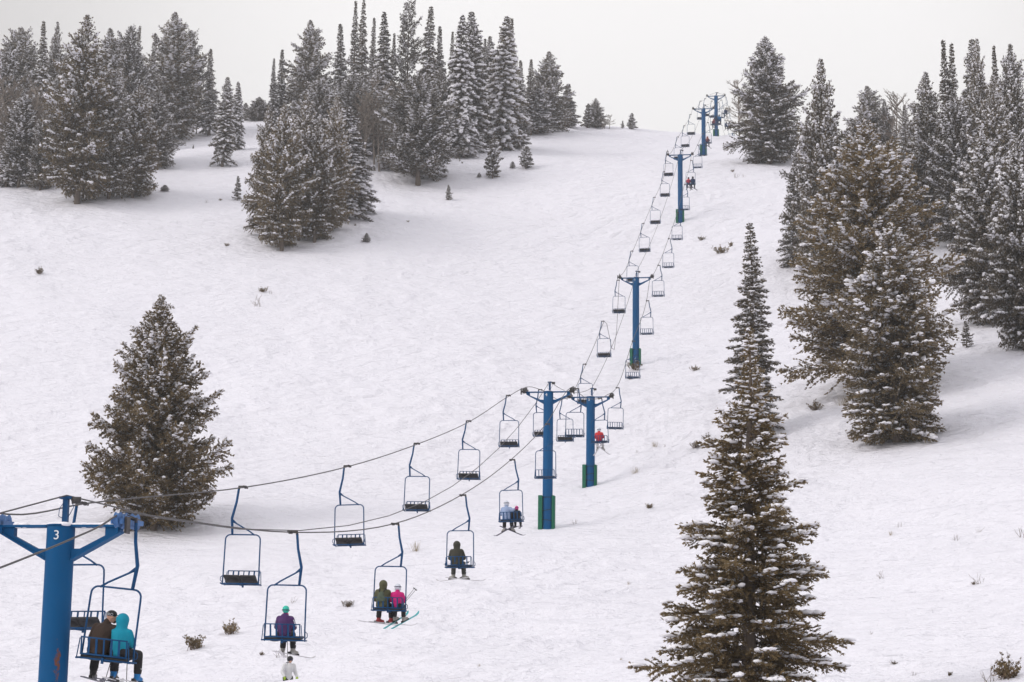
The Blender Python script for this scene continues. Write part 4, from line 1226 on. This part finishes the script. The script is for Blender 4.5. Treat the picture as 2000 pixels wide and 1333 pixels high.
def rider(name_loc, rz, S=1.0, jacket="jk_black", pants="pt_black", boots="boot_grey", ski="ski_white", hat=None, hood=None, helmet=None, collar=None,
          yaw=0.0, lean=0.0, leanx=0.0, fwd=0.10, ski_yaw=(.5, -.5), label="", group=None, far=False, splay=.03, shin=(0, 0), hands=None, gl="glove_black", fat=1.0, skis=True, skil=1.62, pitch=-.06):
    e = empty("person", name_loc, rz, label=label, cat="person", group=group)
    V = lambda x, y, z: Vector((x * S, y * S, z * S))
    hip = {s: V(s * .095, .02, .10) for s in (-1, 1)}
    knee = {s: V(s * (.13 + splay) + shin[0 if s < 0 else 1], .47, .085) for s in (-1, 1)}
    ank = {s: V(s * (.15 + splay) + shin[0 if s < 0 else 1], .50, -.34) for s in (-1, 1)}
    pel, wai, che, nk = V(0, 0, .11), V(lean * .4, .01, .27), V(lean * .8, fwd * .5, .43), V(lean, fwd * .8, .585)
    hd = V(lean + leanx, fwd, .73)
    sh = {s: V(lean * .9 + s * .170, fwd * .62, .495) for s in (-1, 1)}
    el = {s: V(lean * .7 + s * .255, fwd * .5 + .09, .27) for s in (-1, 1)}
    ha = {s: V(lean * .4 + s * .13, .34, .22) for s in (-1, 1)}
    if hands:
        for s, q in hands.items(): el[s] = V(*q[0]); ha[s] = V(*q[1])
    vx = .020 if not far else .030
    b = MB()
    b.chain([pel, wai, che], [.125 * S, .11 * S, .125 * S]); b.cone(che, nk, .10 * S, .055 * S); b.cone(nk, hd, .052 * S, .05 * S)
    for s in (-1, 1):
        b.cone(che, sh[s], .08 * S, .06 * S); b.chain([sh[s], el[s], ha[s]], [.052 * S, .042 * S, .03 * S]); b.chain([pel, hip[s], knee[s], ank[s]], [.10 * S, .085 * S, .058 * S, .045 * S])
        b.cone(ank[s], ank[s] + V(0, .13, -.05), .04 * S, .03 * S)
        d_ = (ha[s] - el[s]).normalized(); b.ball(ha[s] + d_ * .05 * S, .035 * S, 8, 6)
    HP, HM = head_shapes(b, hd, yaw, S)
    b.fused("body", "skin", vox=.013 if not far else .022, smooth=2, parent=e)
    j = MB(); F_ = fat
    j.chain([pel + V(0, 0, -.02), wai, che], [.165 * S * F_, .160 * S * F_, .165 * S * F_])
    for s in (-1, 1): j.cone(wai + V(s * .05, 0, 0), pel + V(s * .07, 0, -.03), .13 * S * F_, .13 * S * F_); j.cone(che + V(s * .05, 0, 0), wai + V(s * .045, 0, 0), .145 * S * F_, .135 * S * F_)
    j.cone(che, nk + V(0, -.01, .0), .14 * S, .085 * S); j.cone(nk, nk + V(0, .01, .05), .085 * S, .075 * S)
    for s in (-1, 1):
        j.cone(nk + V(0, -.01, -.05), sh[s], .085 * S, .085 * S * F_); j.cone(che + V(0, 0, .02), sh[s] + V(0, 0, -.04), .12 * S, .085 * S * F_); j.chain([sh[s], el[s], ha[s]], [.092 * S * F_, .078 * S * F_, .055 * S])
    if hood == "up":
        j.cone(nk, hd + V(0, -.01, .0), .115 * S, .135 * S); j.ball(hd + V(0, -.015, .025), (.142 * S, .150 * S, .148 * S), 14, 10)
    elif hood == "down":
        j.ball(nk + V(0, -.09, -.045), (.13 * S, .085 * S, .12 * S), 14, 10)
    j.fused("jacket", jacket, vox=vx, smooth=3, parent=e)
    p = MB()
    p.cone(pel + V(-.06, 0, -.02), pel + V(.06, 0, -.02), .15 * S, .15 * S)
    for s in (-1, 1): p.chain([pel, hip[s] + V(0, 0, -.01), knee[s], ank[s] + V(0, 0, .07)], [.13 * S, .118 * S, .092 * S, .088 * S])
    p.fused("pants", pants, vox=vx, smooth=3, parent=e)
    for s in (-1, 1):
        yw = ski_yaw[0 if s < 0 else 1]
        M = Matrix.Rotation(yw, 3, 'Z') @ Matrix.Rotation(pitch, 3, 'X'); a = ank[s]
        bt = MB()
        bt.cone(a + V(0, .01, .10), a + V(0, 0, -.02), .078 * S, .070 * S, 12); bt.cone(a + V(0, -.02, -.06), a + M @ V(0, .17, -.075), .062 * S, .050 * S, 12)
        bt.cone(a + V(0, -.02, -.06), a + M @ V(0, -.06, -.085), .055 * S, .045 * S, 12)
        bo = bt.fused("ski_boot", boots, vox=.014 if not far else .024, smooth=2, parent=e)
        if not far:
            bk = MB()
            for zz in (.09, .03, -.02): bk.tube([a + V(.082, .03, zz), a + V(.05, .085, zz), a + V(-.05, .085, zz), a + V(-.082, .03, zz)], .008 * S, 5)
            bk.tube([a + V(math.cos(w) * .086, .01 + math.sin(w) * .086, .135) for w in np.linspace(0, 6.2832, 13)], .010 * S, 5, cap=False)
            bk.obj("buckle", "white_paint", bo)
        if skis:
            k_ = MB(); L = skil * S; c0 = a + M @ V(0, .03, -.155)
            prof = [(-L * .47, .045, .0), (-L * .44, .052, .0), (-L * .1, .040, .0), (L * .1, .038, .0), (L * .40, .056, .005), (L * .47, .050, .035), (L * .51, .030, .075), (L * .53, .008, .095)]
            top = []; bot = []
            for (yy, ww, zz) in prof:
                for q in (-1, 1):
                    top.append(c0 + M @ Vector((q * ww * S, yy, zz * S + .009))); bot.append(c0 + M @ Vector((q * ww * S, yy, zz * S - .009)))
            n = len(prof); vs = top + bot; o2 = 2 * n; fs = []
            for i in range(n - 1):
                a_, b_ = 2 * i, 2 * i + 2
                fs += [(a_, a_ + 1, b_ + 1, b_), (o2 + a_ + 1, o2 + a_, o2 + b_, o2 + b_ + 1), (a_, b_, o2 + b_, o2 + a_), (b_ + 1, a_ + 1, o2 + a_ + 1, o2 + b_ + 1)]
            fs += [(1, 0, o2, o2 + 1), (2 * n - 2, 2 * n - 1, o2 + 2 * n - 1, o2 + 2 * n - 2)]
            k_.add(vs, fs); so = k_.obj("ski", ski, e)
            if not far:
                bi = MB(); RM = M
                bi.box(c0 + M @ V(0, .16, .035), (.07 * S, .09 * S, .05 * S), RM); bi.box(c0 + M @ V(0, -.13, .04), (.07 * S, .10 * S, .06 * S), RM); bi.box(c0 + M @ V(0, .015, .018), (.06 * S, .40 * S, .014 * S), RM); bi.obj("binding", "boot_black", so)
    for s in (-1, 1):
        if not far: glove(ha[s], ha[s] - el[s] + V(0, .02, -.01), s, gl, e, S)
    if hat:
        q = MB(); q.ball(HP(0, -.012, .055), (.098 * S, .112 * S, .098 * S), 16, 10, HM); q.cone(HP(0, -.012, .02), HP(0, -.012, .05), .099 * S, .1 * S, 16)
        q.fused("beanie", hat, vox=.014, smooth=2, parent=e)
        if not far and hat == "hat_teal":
            bd = MB(); bd.tube([HP(math.cos(w) * .104, -.012 + math.sin(w) * .116, .02) for w in np.linspace(0, 6.2832, 19)], .013 * S, 6, cap=False); bd.obj("hat_band", "jk_navy", e)
    if helmet:
        q = MB(); q.ball(HP(0, -.012, .045), (.122 * S, .140 * S, .125 * S), 18, 12, HM)
        for s in (-1, 1): q.ball(HP(s * .085, -.01, -.04), (.04 * S, .07 * S, .06 * S), 10, 8, HM)
        q.fused("helmet", helmet, vox=.014 if not far else .02, smooth=2, parent=e)
        if not far:
            q = MB(); q.tube([HP(math.cos(w) * .126, -.012 + math.sin(w) * .144, .045) for w in np.linspace(0, 6.2832, 21)], .014 * S, 6, cap=False); q.obj("goggle_strap", "goggle", e)
    if collar:
        q = MB(); q.tube([nk + V(math.cos(w) * .08, .01 + math.sin(w) * .085, .055) for w in np.linspace(0, 6.2832, 15)], .016 * S, 6, cap=False); q.obj("collar", collar, e)
    if jacket == "jk_purple":
        q = MB()
        for s in (-1, 1):
            for t in (.15, .32, .49, .66, .83): c_ = sh[s].lerp(el[s], t); q.ball(c_ + V(s * .075, -.03, .0), (.022 * S, .045 * S, .022 * S), 7, 5)
        q.obj("sleeve_print", "helm_white", e)
    return e, HP, HM, ha, nk


def seat_on(ci, x, y=-.07, z=.125):
    c = CH[ci]; M = c.rotation_euler.to_matrix()
    return tuple(Vector(c.location) + M @ Vector((x, y, z))), tuple(c.rotation_euler)


def pole_obj(P0, P1, label, group="ski poles held by riders"):
    """basket end P1"""
    e = empty("ski_pole", P0, 0, label=label, cat="ski pole", group=group)
    d = Vector(P1) - Vector(P0); L = d.length; u = d.normalized()
    a = MB(); a.tube([(0, 0, 0), tuple(d * .12)], .015, 7); a.obj("grip", "glove_black", e)
    a = MB(); a.tube([tuple(d * .12), tuple(d * .97)], [.009, .007], 6); a.tube([tuple(d * .97), tuple(d)], [.006, .003], 5); a.obj("shaft", "dark_steel", e)
    a = MB(); c = d * .93; o1 = u.orthogonal().normalized(); o2 = u.cross(o1)
    a.tube([tuple(c + (o1 * math.cos(w) + o2 * math.sin(w)) * .045) for w in np.linspace(0, 6.2832, 13)], .007, 5, cap=False)
    a.tube([tuple(c + o1 * .045), tuple(c - o1 * .045)], .006, 4); a.tube([tuple(c + o2 * .045), tuple(c - o2 * .045)], .006, 4); a.obj("basket", "glove_black", e)


def loc(ci, x, y, z):
    c = CH[ci]; return tuple(Vector(c.location) + c.rotation_euler.to_matrix() @ Vector((x, y, z)))


# chair 0: two riders turned to each other
l, r = seat_on(0, -.20)
e, HP, HM, ha, nk = rider(l, r, 1.06, "jk_brown", "pt_black", "boot_black", "ski_dark", yaw=-1.05, lean=.07, leanx=.07, fwd=.14, fat=1.12,
                          label="man in dark brown jacket and black cap, turned toward the turquoise-jacket rider", group="riders on the chairlift", splay=.06, ski_yaw=(.1, -.1))
q = MB(); q.ball(HP(0, -.008, .055), (.094, .112, .088), 18, 12, HM); q.fused("cap_crown", "hat_black", .011, 2, e)
cpz = bpy.data.objects[-1] if False else None
q = MB(); pr_ = [HP(-.07, .07, .045), HP(-.05, .15, .035), HP(0, .175, .033), HP(.05, .15, .035), HP(.07, .07, .045)]
q.add(pr_ + [p_ + Vector((0, 0, .012)) for p_ in pr_], [(4, 3, 2, 1, 0), (5, 6, 7, 8, 9)] + [(i, i + 1, i + 6, i + 5) for i in range(4)]); q.obj("cap_brim", "hat_black", e)
q = MB(); q.ball(HP(0, .055, -.075), (.052, .05, .045), 10, 8, HM); q.obj("beard", "beard", e)
fm = font_mesh("GIRO", .075, "white_paint", .003)
for v in fm.vertices:           # wrap the lettering round the cap
    w = v.co.x / .104; v.co = Vector((math.sin(w) * .106, -math.cos(w) * .106 + .0 + v.co.z * 0, v.co.y))
Mx = Matrix.Rotation(0.32, 3, 'Z')
o = link("lettering", fm, e)
o.rotation_euler = (0, 0, -.22); o.location = tuple(HP(0, -.008, .028))
o.scale = (1.06, 1.14, 1)
l, r = seat_on(0, .25)
rider(l, r, .98, "jk_turq", "pt_black", "boot_blue", "ski_white", hood="up", lean=-.03, leanx=-.01, fwd=.10, label="rider in turquoise hooded jacket beside the man with the black cap",
      group="riders on the chairlift", splay=.05, shin=(-.02, .10), ski_yaw=(.1, -.2))
pole_obj(loc(0, .02, .25, .12), loc(0, -.12, .30, -.62), "ski pole hanging between the legs of the man with the black cap")
pole_obj(loc(0, .34, .25, .12), loc(0, .40, .32, -.62), "ski pole hanging beside the turquoise-jacket rider's legs")
# chair 1
l, r = seat_on(1, .00)
rider(l, r, .94, "jk_purple", "pt_black", "boot_grey", "ski_white", hat="hat_teal", collar="jk_pink", hood="down", fwd=.07, fat=1.08, ski_yaw=(.15, -.60), pitch=-.10, splay=0.0,
      label="rider alone in purple jacket and teal beanie, white-patterned sleeves", group="riders on the chairlift")
pole_obj(loc(1, .0, .3, .12), loc(1, .02, .38, -.60), "ski pole hanging between the purple-jacket rider's boots")
# chair 2
l, r = seat_on(2, -.235)
e, HP, HM, ha, nk = rider(l, r, 1.02, "jk_olive", "pt_black", "boot_red", "ski_white", hood="up", fwd=.06, fat=1.12, ski_yaw=(-.9, -1.25), splay=.06,
                          label="rider in olive hooded jacket with green backpack and red boots", group="riders on the chairlift")
q = MB(); q.cone((0, -.20, .30), (0, -.19, .42), .12, .10, 14); q.cone((-.07, -.19, .28), (.07, -.19, .28), .10, .10, 14); q.ball((.0, -.27, .30), (.09, .05, .08), 12, 8)
bp_ = q.fused("backpack", "pack_green", .018, 3, e)
q = MB()
for s in (-1, 1): q.tube([(s * .07, -.19, .50), (s * .11, -.06, .62), (s * .12, .14, .50), (s * .13, .20, .30)], .016, 6)
q.tube([(-.04, -.30, .34), (0, -.325, .33), (.04, -.30, .34)], .006, 5); q.obj("backpack_strap", "strap_black", e)
l, r = seat_on(2, .265)
rider(l, r, .90, "jk_pink", "pt_black", "boot_grey", "ski_teal", helmet="helm_white", fwd=.07, pitch=.42, ski_yaw=(-.45, -.55), splay=.02, label="rider in bright pink jacket and white helmet holding poles",
      group="riders on the chairlift")
pole_obj(loc(2, .42, .18, .30), loc(2, .78, .35, .84), "ski pole raised by the pink-jacket rider, basket uppermost"); pole_obj(loc(2, .44, .22, .28), loc(2, .83, .40, .80), "second raised ski pole of the pink-jacket rider, slightly lower")
# chair 3
l, r = seat_on(3, -.14)
rider(l, r, 1.08, "jk_dkolive", "pt_grey", "boot_grey", "ski_white", hood="up", fwd=.08, fat=1.15, ski_yaw=(1.0, -1.0), splay=.05, label="rider alone in dark olive coat and hood, skis splayed wide",
      group="riders on the chairlift")
pole_obj(loc(3, .36, .15, .27), loc(3, -.72, .20, .17), "ski pole held level across the dark olive rider's lap"); pole_obj(loc(3, .33, .19, .24), loc(3, -.68, .24, .13), "lower of the two level ski poles of the dark olive rider")
# chair 4
l, r = seat_on(4, -.22)
rider(l, r, 1.0, "jk_blue", "pt_black", "boot_grey", "ski_dark", helmet="helm_white", fwd=.08, fat=1.1, pitch=-.25, ski_yaw=(.8, -.7), hands={1: ((.30, .0, .42), (.42, .10, .50))}, label="adult rider in light blue jacket and white helmet, arm round a child",
      group="riders on the chairlift")
l, r = seat_on(4, .03, -.02)
rider(l, r, .60, "jk_black", "pt_black", "boot_black", "ski_dark", hat="hat_black", fwd=.05, ski_yaw=(.1, -.1), skil=1.2, label="small child with dark hat squeezed between light blue adult and pink-helmet child", group="riders on the chairlift", skis=False)
l, r = seat_on(4, .27)
rider(l, r, .70, "jk_black", "pt_black", "boot_black", "ski_dark", helmet="helm_pink", fwd=.06, ski_yaw=(.6, .3), skil=1.3, label="child rider in black jacket and pink helmet", group="riders on the chairlift")
# chair 7
l, r = seat_on(7, -.05)
rider(l, r, 1.0, "jk_red", "pt_white", "boot_grey", "ski_white", helmet="helm_white", fwd=.14, fat=1.1, pitch=-.4, ski_yaw=(.5, -.6), label="rider alone in red jacket and white pants before tower 5", group="riders on the chairlift")
# far riders
for ci, x, jk, pt, lab in [(15, -.25, "jk_red", "jk_navy", "distant rider in red jacket sharing a chair with a navy one"), (15, .25, "jk_navy", "pt_black", "distant rider in navy beside the red-jacket one"),
                           (18, .0, "jk_rust", "pt_black", "distant lone rider in rust jacket beside the second unnumbered tower"), (19, -.1, "jk_rust", "pt_black", "distant dark red rider passing the crest tower"),
                           (20, -.25, "jk_black", "pt_black", "distant dark rider beside the bright blue one near the crest"), (20, .25, "jk_bright", "pt_black", "distant bright blue rider near the crest tower"),
                           (22, .1, "jk_navy", "pt_black", "distant lone blue rider highest against the sky"), (23, -.25, "jk_navy", "pt_black", "smaller of two distant navy riders beyond the crest"),
                           (23, .25, "jk_navy", "pt_black", "taller of two distant navy riders beyond the crest")]:
    l, r = seat_on(ci, x)
    rider(l, r, .98 if x >= 0 else .9, jk, pt, "boot_black", "ski_dark", helmet="hat_black" if jk != "jk_rust" else None, hood="up" if jk == "jk_rust" else None, far=True, label=lab, group="riders on the chairlift", ski_yaw=(.3, -.4))

# skier standing in the dip


def stander():
    z0 = ground_z([SKP[0]], [SKP[1]])[0]
    e = empty("person", (SKP[0], SKP[1], z0), R_(-150), label="skier in white jacket and lime gloves standing in a dip below the purple-jacket rider", cat="person")
    V = Vector
    pel, wai, che, nk, hd = V((0, 0, .93)), V((0, .03, 1.08)), V((0, .09, 1.27)), V((0, .13, 1.43)), V((0, .17, 1.57))
    hip = {s: V((s * .095, 0, .90)) for s in (-1, 1)}; kn = {s: V((s * .12, .10, .50)) for s in (-1, 1)}; an = {s: V((s * .13, .0, .14)) for s in (-1, 1)}
    sh = {s: V((s * .19, .10, 1.36)) for s in (-1, 1)}; el = {s: V((s * .28, .08, 1.10)) for s in (-1, 1)}; ha = {s: V((s * .27, .27, .93)) for s in (-1, 1)}
    b = MB(); b.chain([pel, wai, che], [.13, .11, .125]); b.cone(che, nk, .1, .055); b.cone(nk, hd, .052, .05)
    for s in (-1, 1):
        b.cone(che, sh[s], .08, .06); b.chain([sh[s], el[s], ha[s]], [.052, .042, .03]); b.chain([pel, hip[s], kn[s], an[s]], [.1, .09, .06, .045]); b.ball(ha[s], .035)
    HP, HM = head_shapes(b, hd, 0); b.fused("body", "skin", .014, 2, e)
    j = MB(); j.chain([pel, wai, che], [.16, .155, .165]); j.cone(che, nk, .14, .08)
    for s in (-1, 1):
        j.cone(pel, pel + V((s * .05, 0, -.04)), .15, .14); j.cone(che, sh[s], .12, .095); j.chain([sh[s], el[s], ha[s]], [.09, .075, .052])
    j.fused("jacket", "jk_white", .02, 3, e)
    p = MB()
    for s in (-1, 1): p.chain([pel, hip[s], kn[s], an[s] + V((0, 0, .12))], [.14, .12, .092, .085])
    p.fused("pants", "pt_black", .02, 3, e)
    for s in (-1, 1):
        t = MB(); t.cone(an[s] + V((0, 0, .14)), an[s], .078, .07); t.cone(an[s] + V((0, -.04, -.07)), an[s] + V((0, .16, -.08)), .058, .05); t.fused("ski_boot", "boot_black", .016, 2, e)
        glove(ha[s], V((0, .5, -.8)), s, "glove_lime", e)
        k = MB(); k.box((s * .13, .05, .005), (.08, 1.5, .02)); k.obj("ski", "ski_dark", e)
    q = MB(); q.ball(HP(0, -.01, .045), (.12, .138, .122), 16, 12, HM); q.fused("helmet", "hat_black", .014, 2, e)
    q = MB(); q.ball(HP(0, .085, .015), (.075, .045, .04), 12, 8, HM); q.obj("goggles", "goggle", e)


stander()

# ------------------------------------------------------------------ sky, sun, air
SUN_TRAVEL = Vector((0.82, 0.34, -0.58)).normalized()
wd = bpy.data.worlds.new("World"); sc.world = wd; wd.use_nodes = True
nt = wd.node_tree; bg = nt.nodes["Background"]
sky = nt.nodes.new("ShaderNodeTexSky"); sky.sky_type = 'NISHITA'; sky.sun_disc = False
sd = -SUN_TRAVEL
sky.sun_elevation = math.asin(sd.z); sky.sun_rotation = math.atan2(sd.x, sd.y)
sky.air_density = 1.0; sky.dust_density = 6.0; sky.altitude = 2200
hs = nt.nodes.new("ShaderNodeHueSaturation"); hs.inputs["Saturation"].default_value = 0.12
nt.links.new(sky.outputs[0], hs.inputs["Color"])
# an even cloud deck in front of it, brightest where the sun stands behind the cloud over the crest
tc = nt.nodes.new("ShaderNodeTexCoord")
gl = (unproj(1240, 120, 1.0)); gl = gl / np.linalg.norm(gl)
dp = nt.nodes.new("ShaderNodeVectorMath"); dp.operation = 'DOT_PRODUCT'; dp.inputs[1].default_value = tuple(gl)
nm = nt.nodes.new("ShaderNodeVectorMath"); nm.operation = 'NORMALIZE'
nt.links.new(tc.outputs["Generated"], nm.inputs[0]); nt.links.new(nm.outputs[0], dp.inputs[0])
mr = nt.nodes.new("ShaderNodeMapRange"); mr.inputs[1].default_value = math.cos(R_(19)); mr.inputs[2].default_value = 1.0; mr.interpolation_type = 'SMOOTHSTEP'
nt.links.new(dp.outputs["Value"], mr.inputs[0])
nz = nt.nodes.new("ShaderNodeTexNoise"); nz.inputs["Scale"].default_value = 3.5; nz.inputs["Detail"].default_value = 5
nt.links.new(nm.outputs[0], nz.inputs["Vector"])
m1 = nt.nodes.new("ShaderNodeMath"); m1.operation = 'MULTIPLY_ADD'; m1.inputs[1].default_value = 0.12; nt.links.new(nz.outputs["Fac"], m1.inputs[0]); nt.links.new(mr.outputs[0], m1.inputs[2])
cr = nt.nodes.new("ShaderNodeMix"); cr.data_type = 'RGBA'
cr.inputs[6].default_value = (6.0, 5.85, 5.78, 1); cr.inputs[7].default_value = (9.2, 9.05, 9.0, 1)
nt.links.new(m1.outputs[0], cr.inputs[0])
mx = nt.nodes.new("ShaderNodeMix"); mx.data_type = 'RGBA'; mx.inputs[0].default_value = 0.93
nt.links.new(hs.outputs["Color"], mx.inputs[6]); sp = nt.nodes.new("ShaderNodeSeparateXYZ"); nt.links.new(nm.outputs[0], sp.inputs[0])
zr = nt.nodes.new("ShaderNodeMapRange"); zr.inputs[1].default_value = 0.36; zr.inputs[2].default_value = 0.75; zr.interpolation_type = 'SMOOTHSTEP'
nt.links.new(sp.outputs["Z"], zr.inputs[0])
zx = nt.nodes.new("ShaderNodeMix"); zx.data_type = 'RGBA'; zx.inputs[7].default_value = (8.5, 8.4, 8.7, 1)
nt.links.new(zr.outputs[0], zx.inputs[0]); nt.links.new(cr.outputs[2], zx.inputs[6]); nt.links.new(zx.outputs[2], mx.inputs[7])
nt.links.new(mx.outputs[2], bg.inputs["Color"]); bg.inputs["Strength"].default_value = 0.1
sl = bpy.data.lights.new("sun", 'SUN'); sl.energy = 1.25; sl.angle = R_(30); sl.color = (1.0, 0.955, 0.90)
so = bpy.data.objects.new("sun", sl); COL.objects.link(so)
so.rotation_euler = SUN_TRAVEL.to_track_quat('-Z', 'Y').to_euler(); so.location = (-60, 0, 80)

HAZE = 0.00055
if HAZE:
    mt = bpy.data.materials.new("haze_air"); mt.use_nodes = True; t = mt.node_tree
    for n_ in list(t.nodes): t.nodes.remove(n_)
    out = t.nodes.new("ShaderNodeOutputMaterial"); pv = t.nodes.new("ShaderNodeVolumePrincipled")
    pv.inputs["Color"].default_value = (.93, .93, .96, 1); pv.inputs["Density"].default_value = HAZE; pv.inputs["Anisotropy"].default_value = 0.3
    t.links.new(pv.outputs[0], out.inputs["Volume"]); MAT["haze_air"] = mt
    b = MB(); gz = [v.co.z for v in bpy.data.objects["snow_ground"].data.vertices]
    z0, z1 = min(gz) - 1.5, max(max(gz), 135) + 5
    b.box((0, 0, (z0 + z1) / 2), (3100, 3100, z1 - z0)); h = b.obj("haze", "haze_air", label=None, kind="stuff")

sc.view_settings.view_transform = 'Standard'; sc.view_settings.look = 'None'; sc.view_settings.exposure = 0.52; sc.view_settings.gamma = 1.0
sc.cycles.max_bounces = 5; sc.cycles.diffuse_bounces = 3; sc.cycles.volume_bounces = 0; sc.cycles.transparent_max_bounces = 4
sc.cycles.use_denoising = True
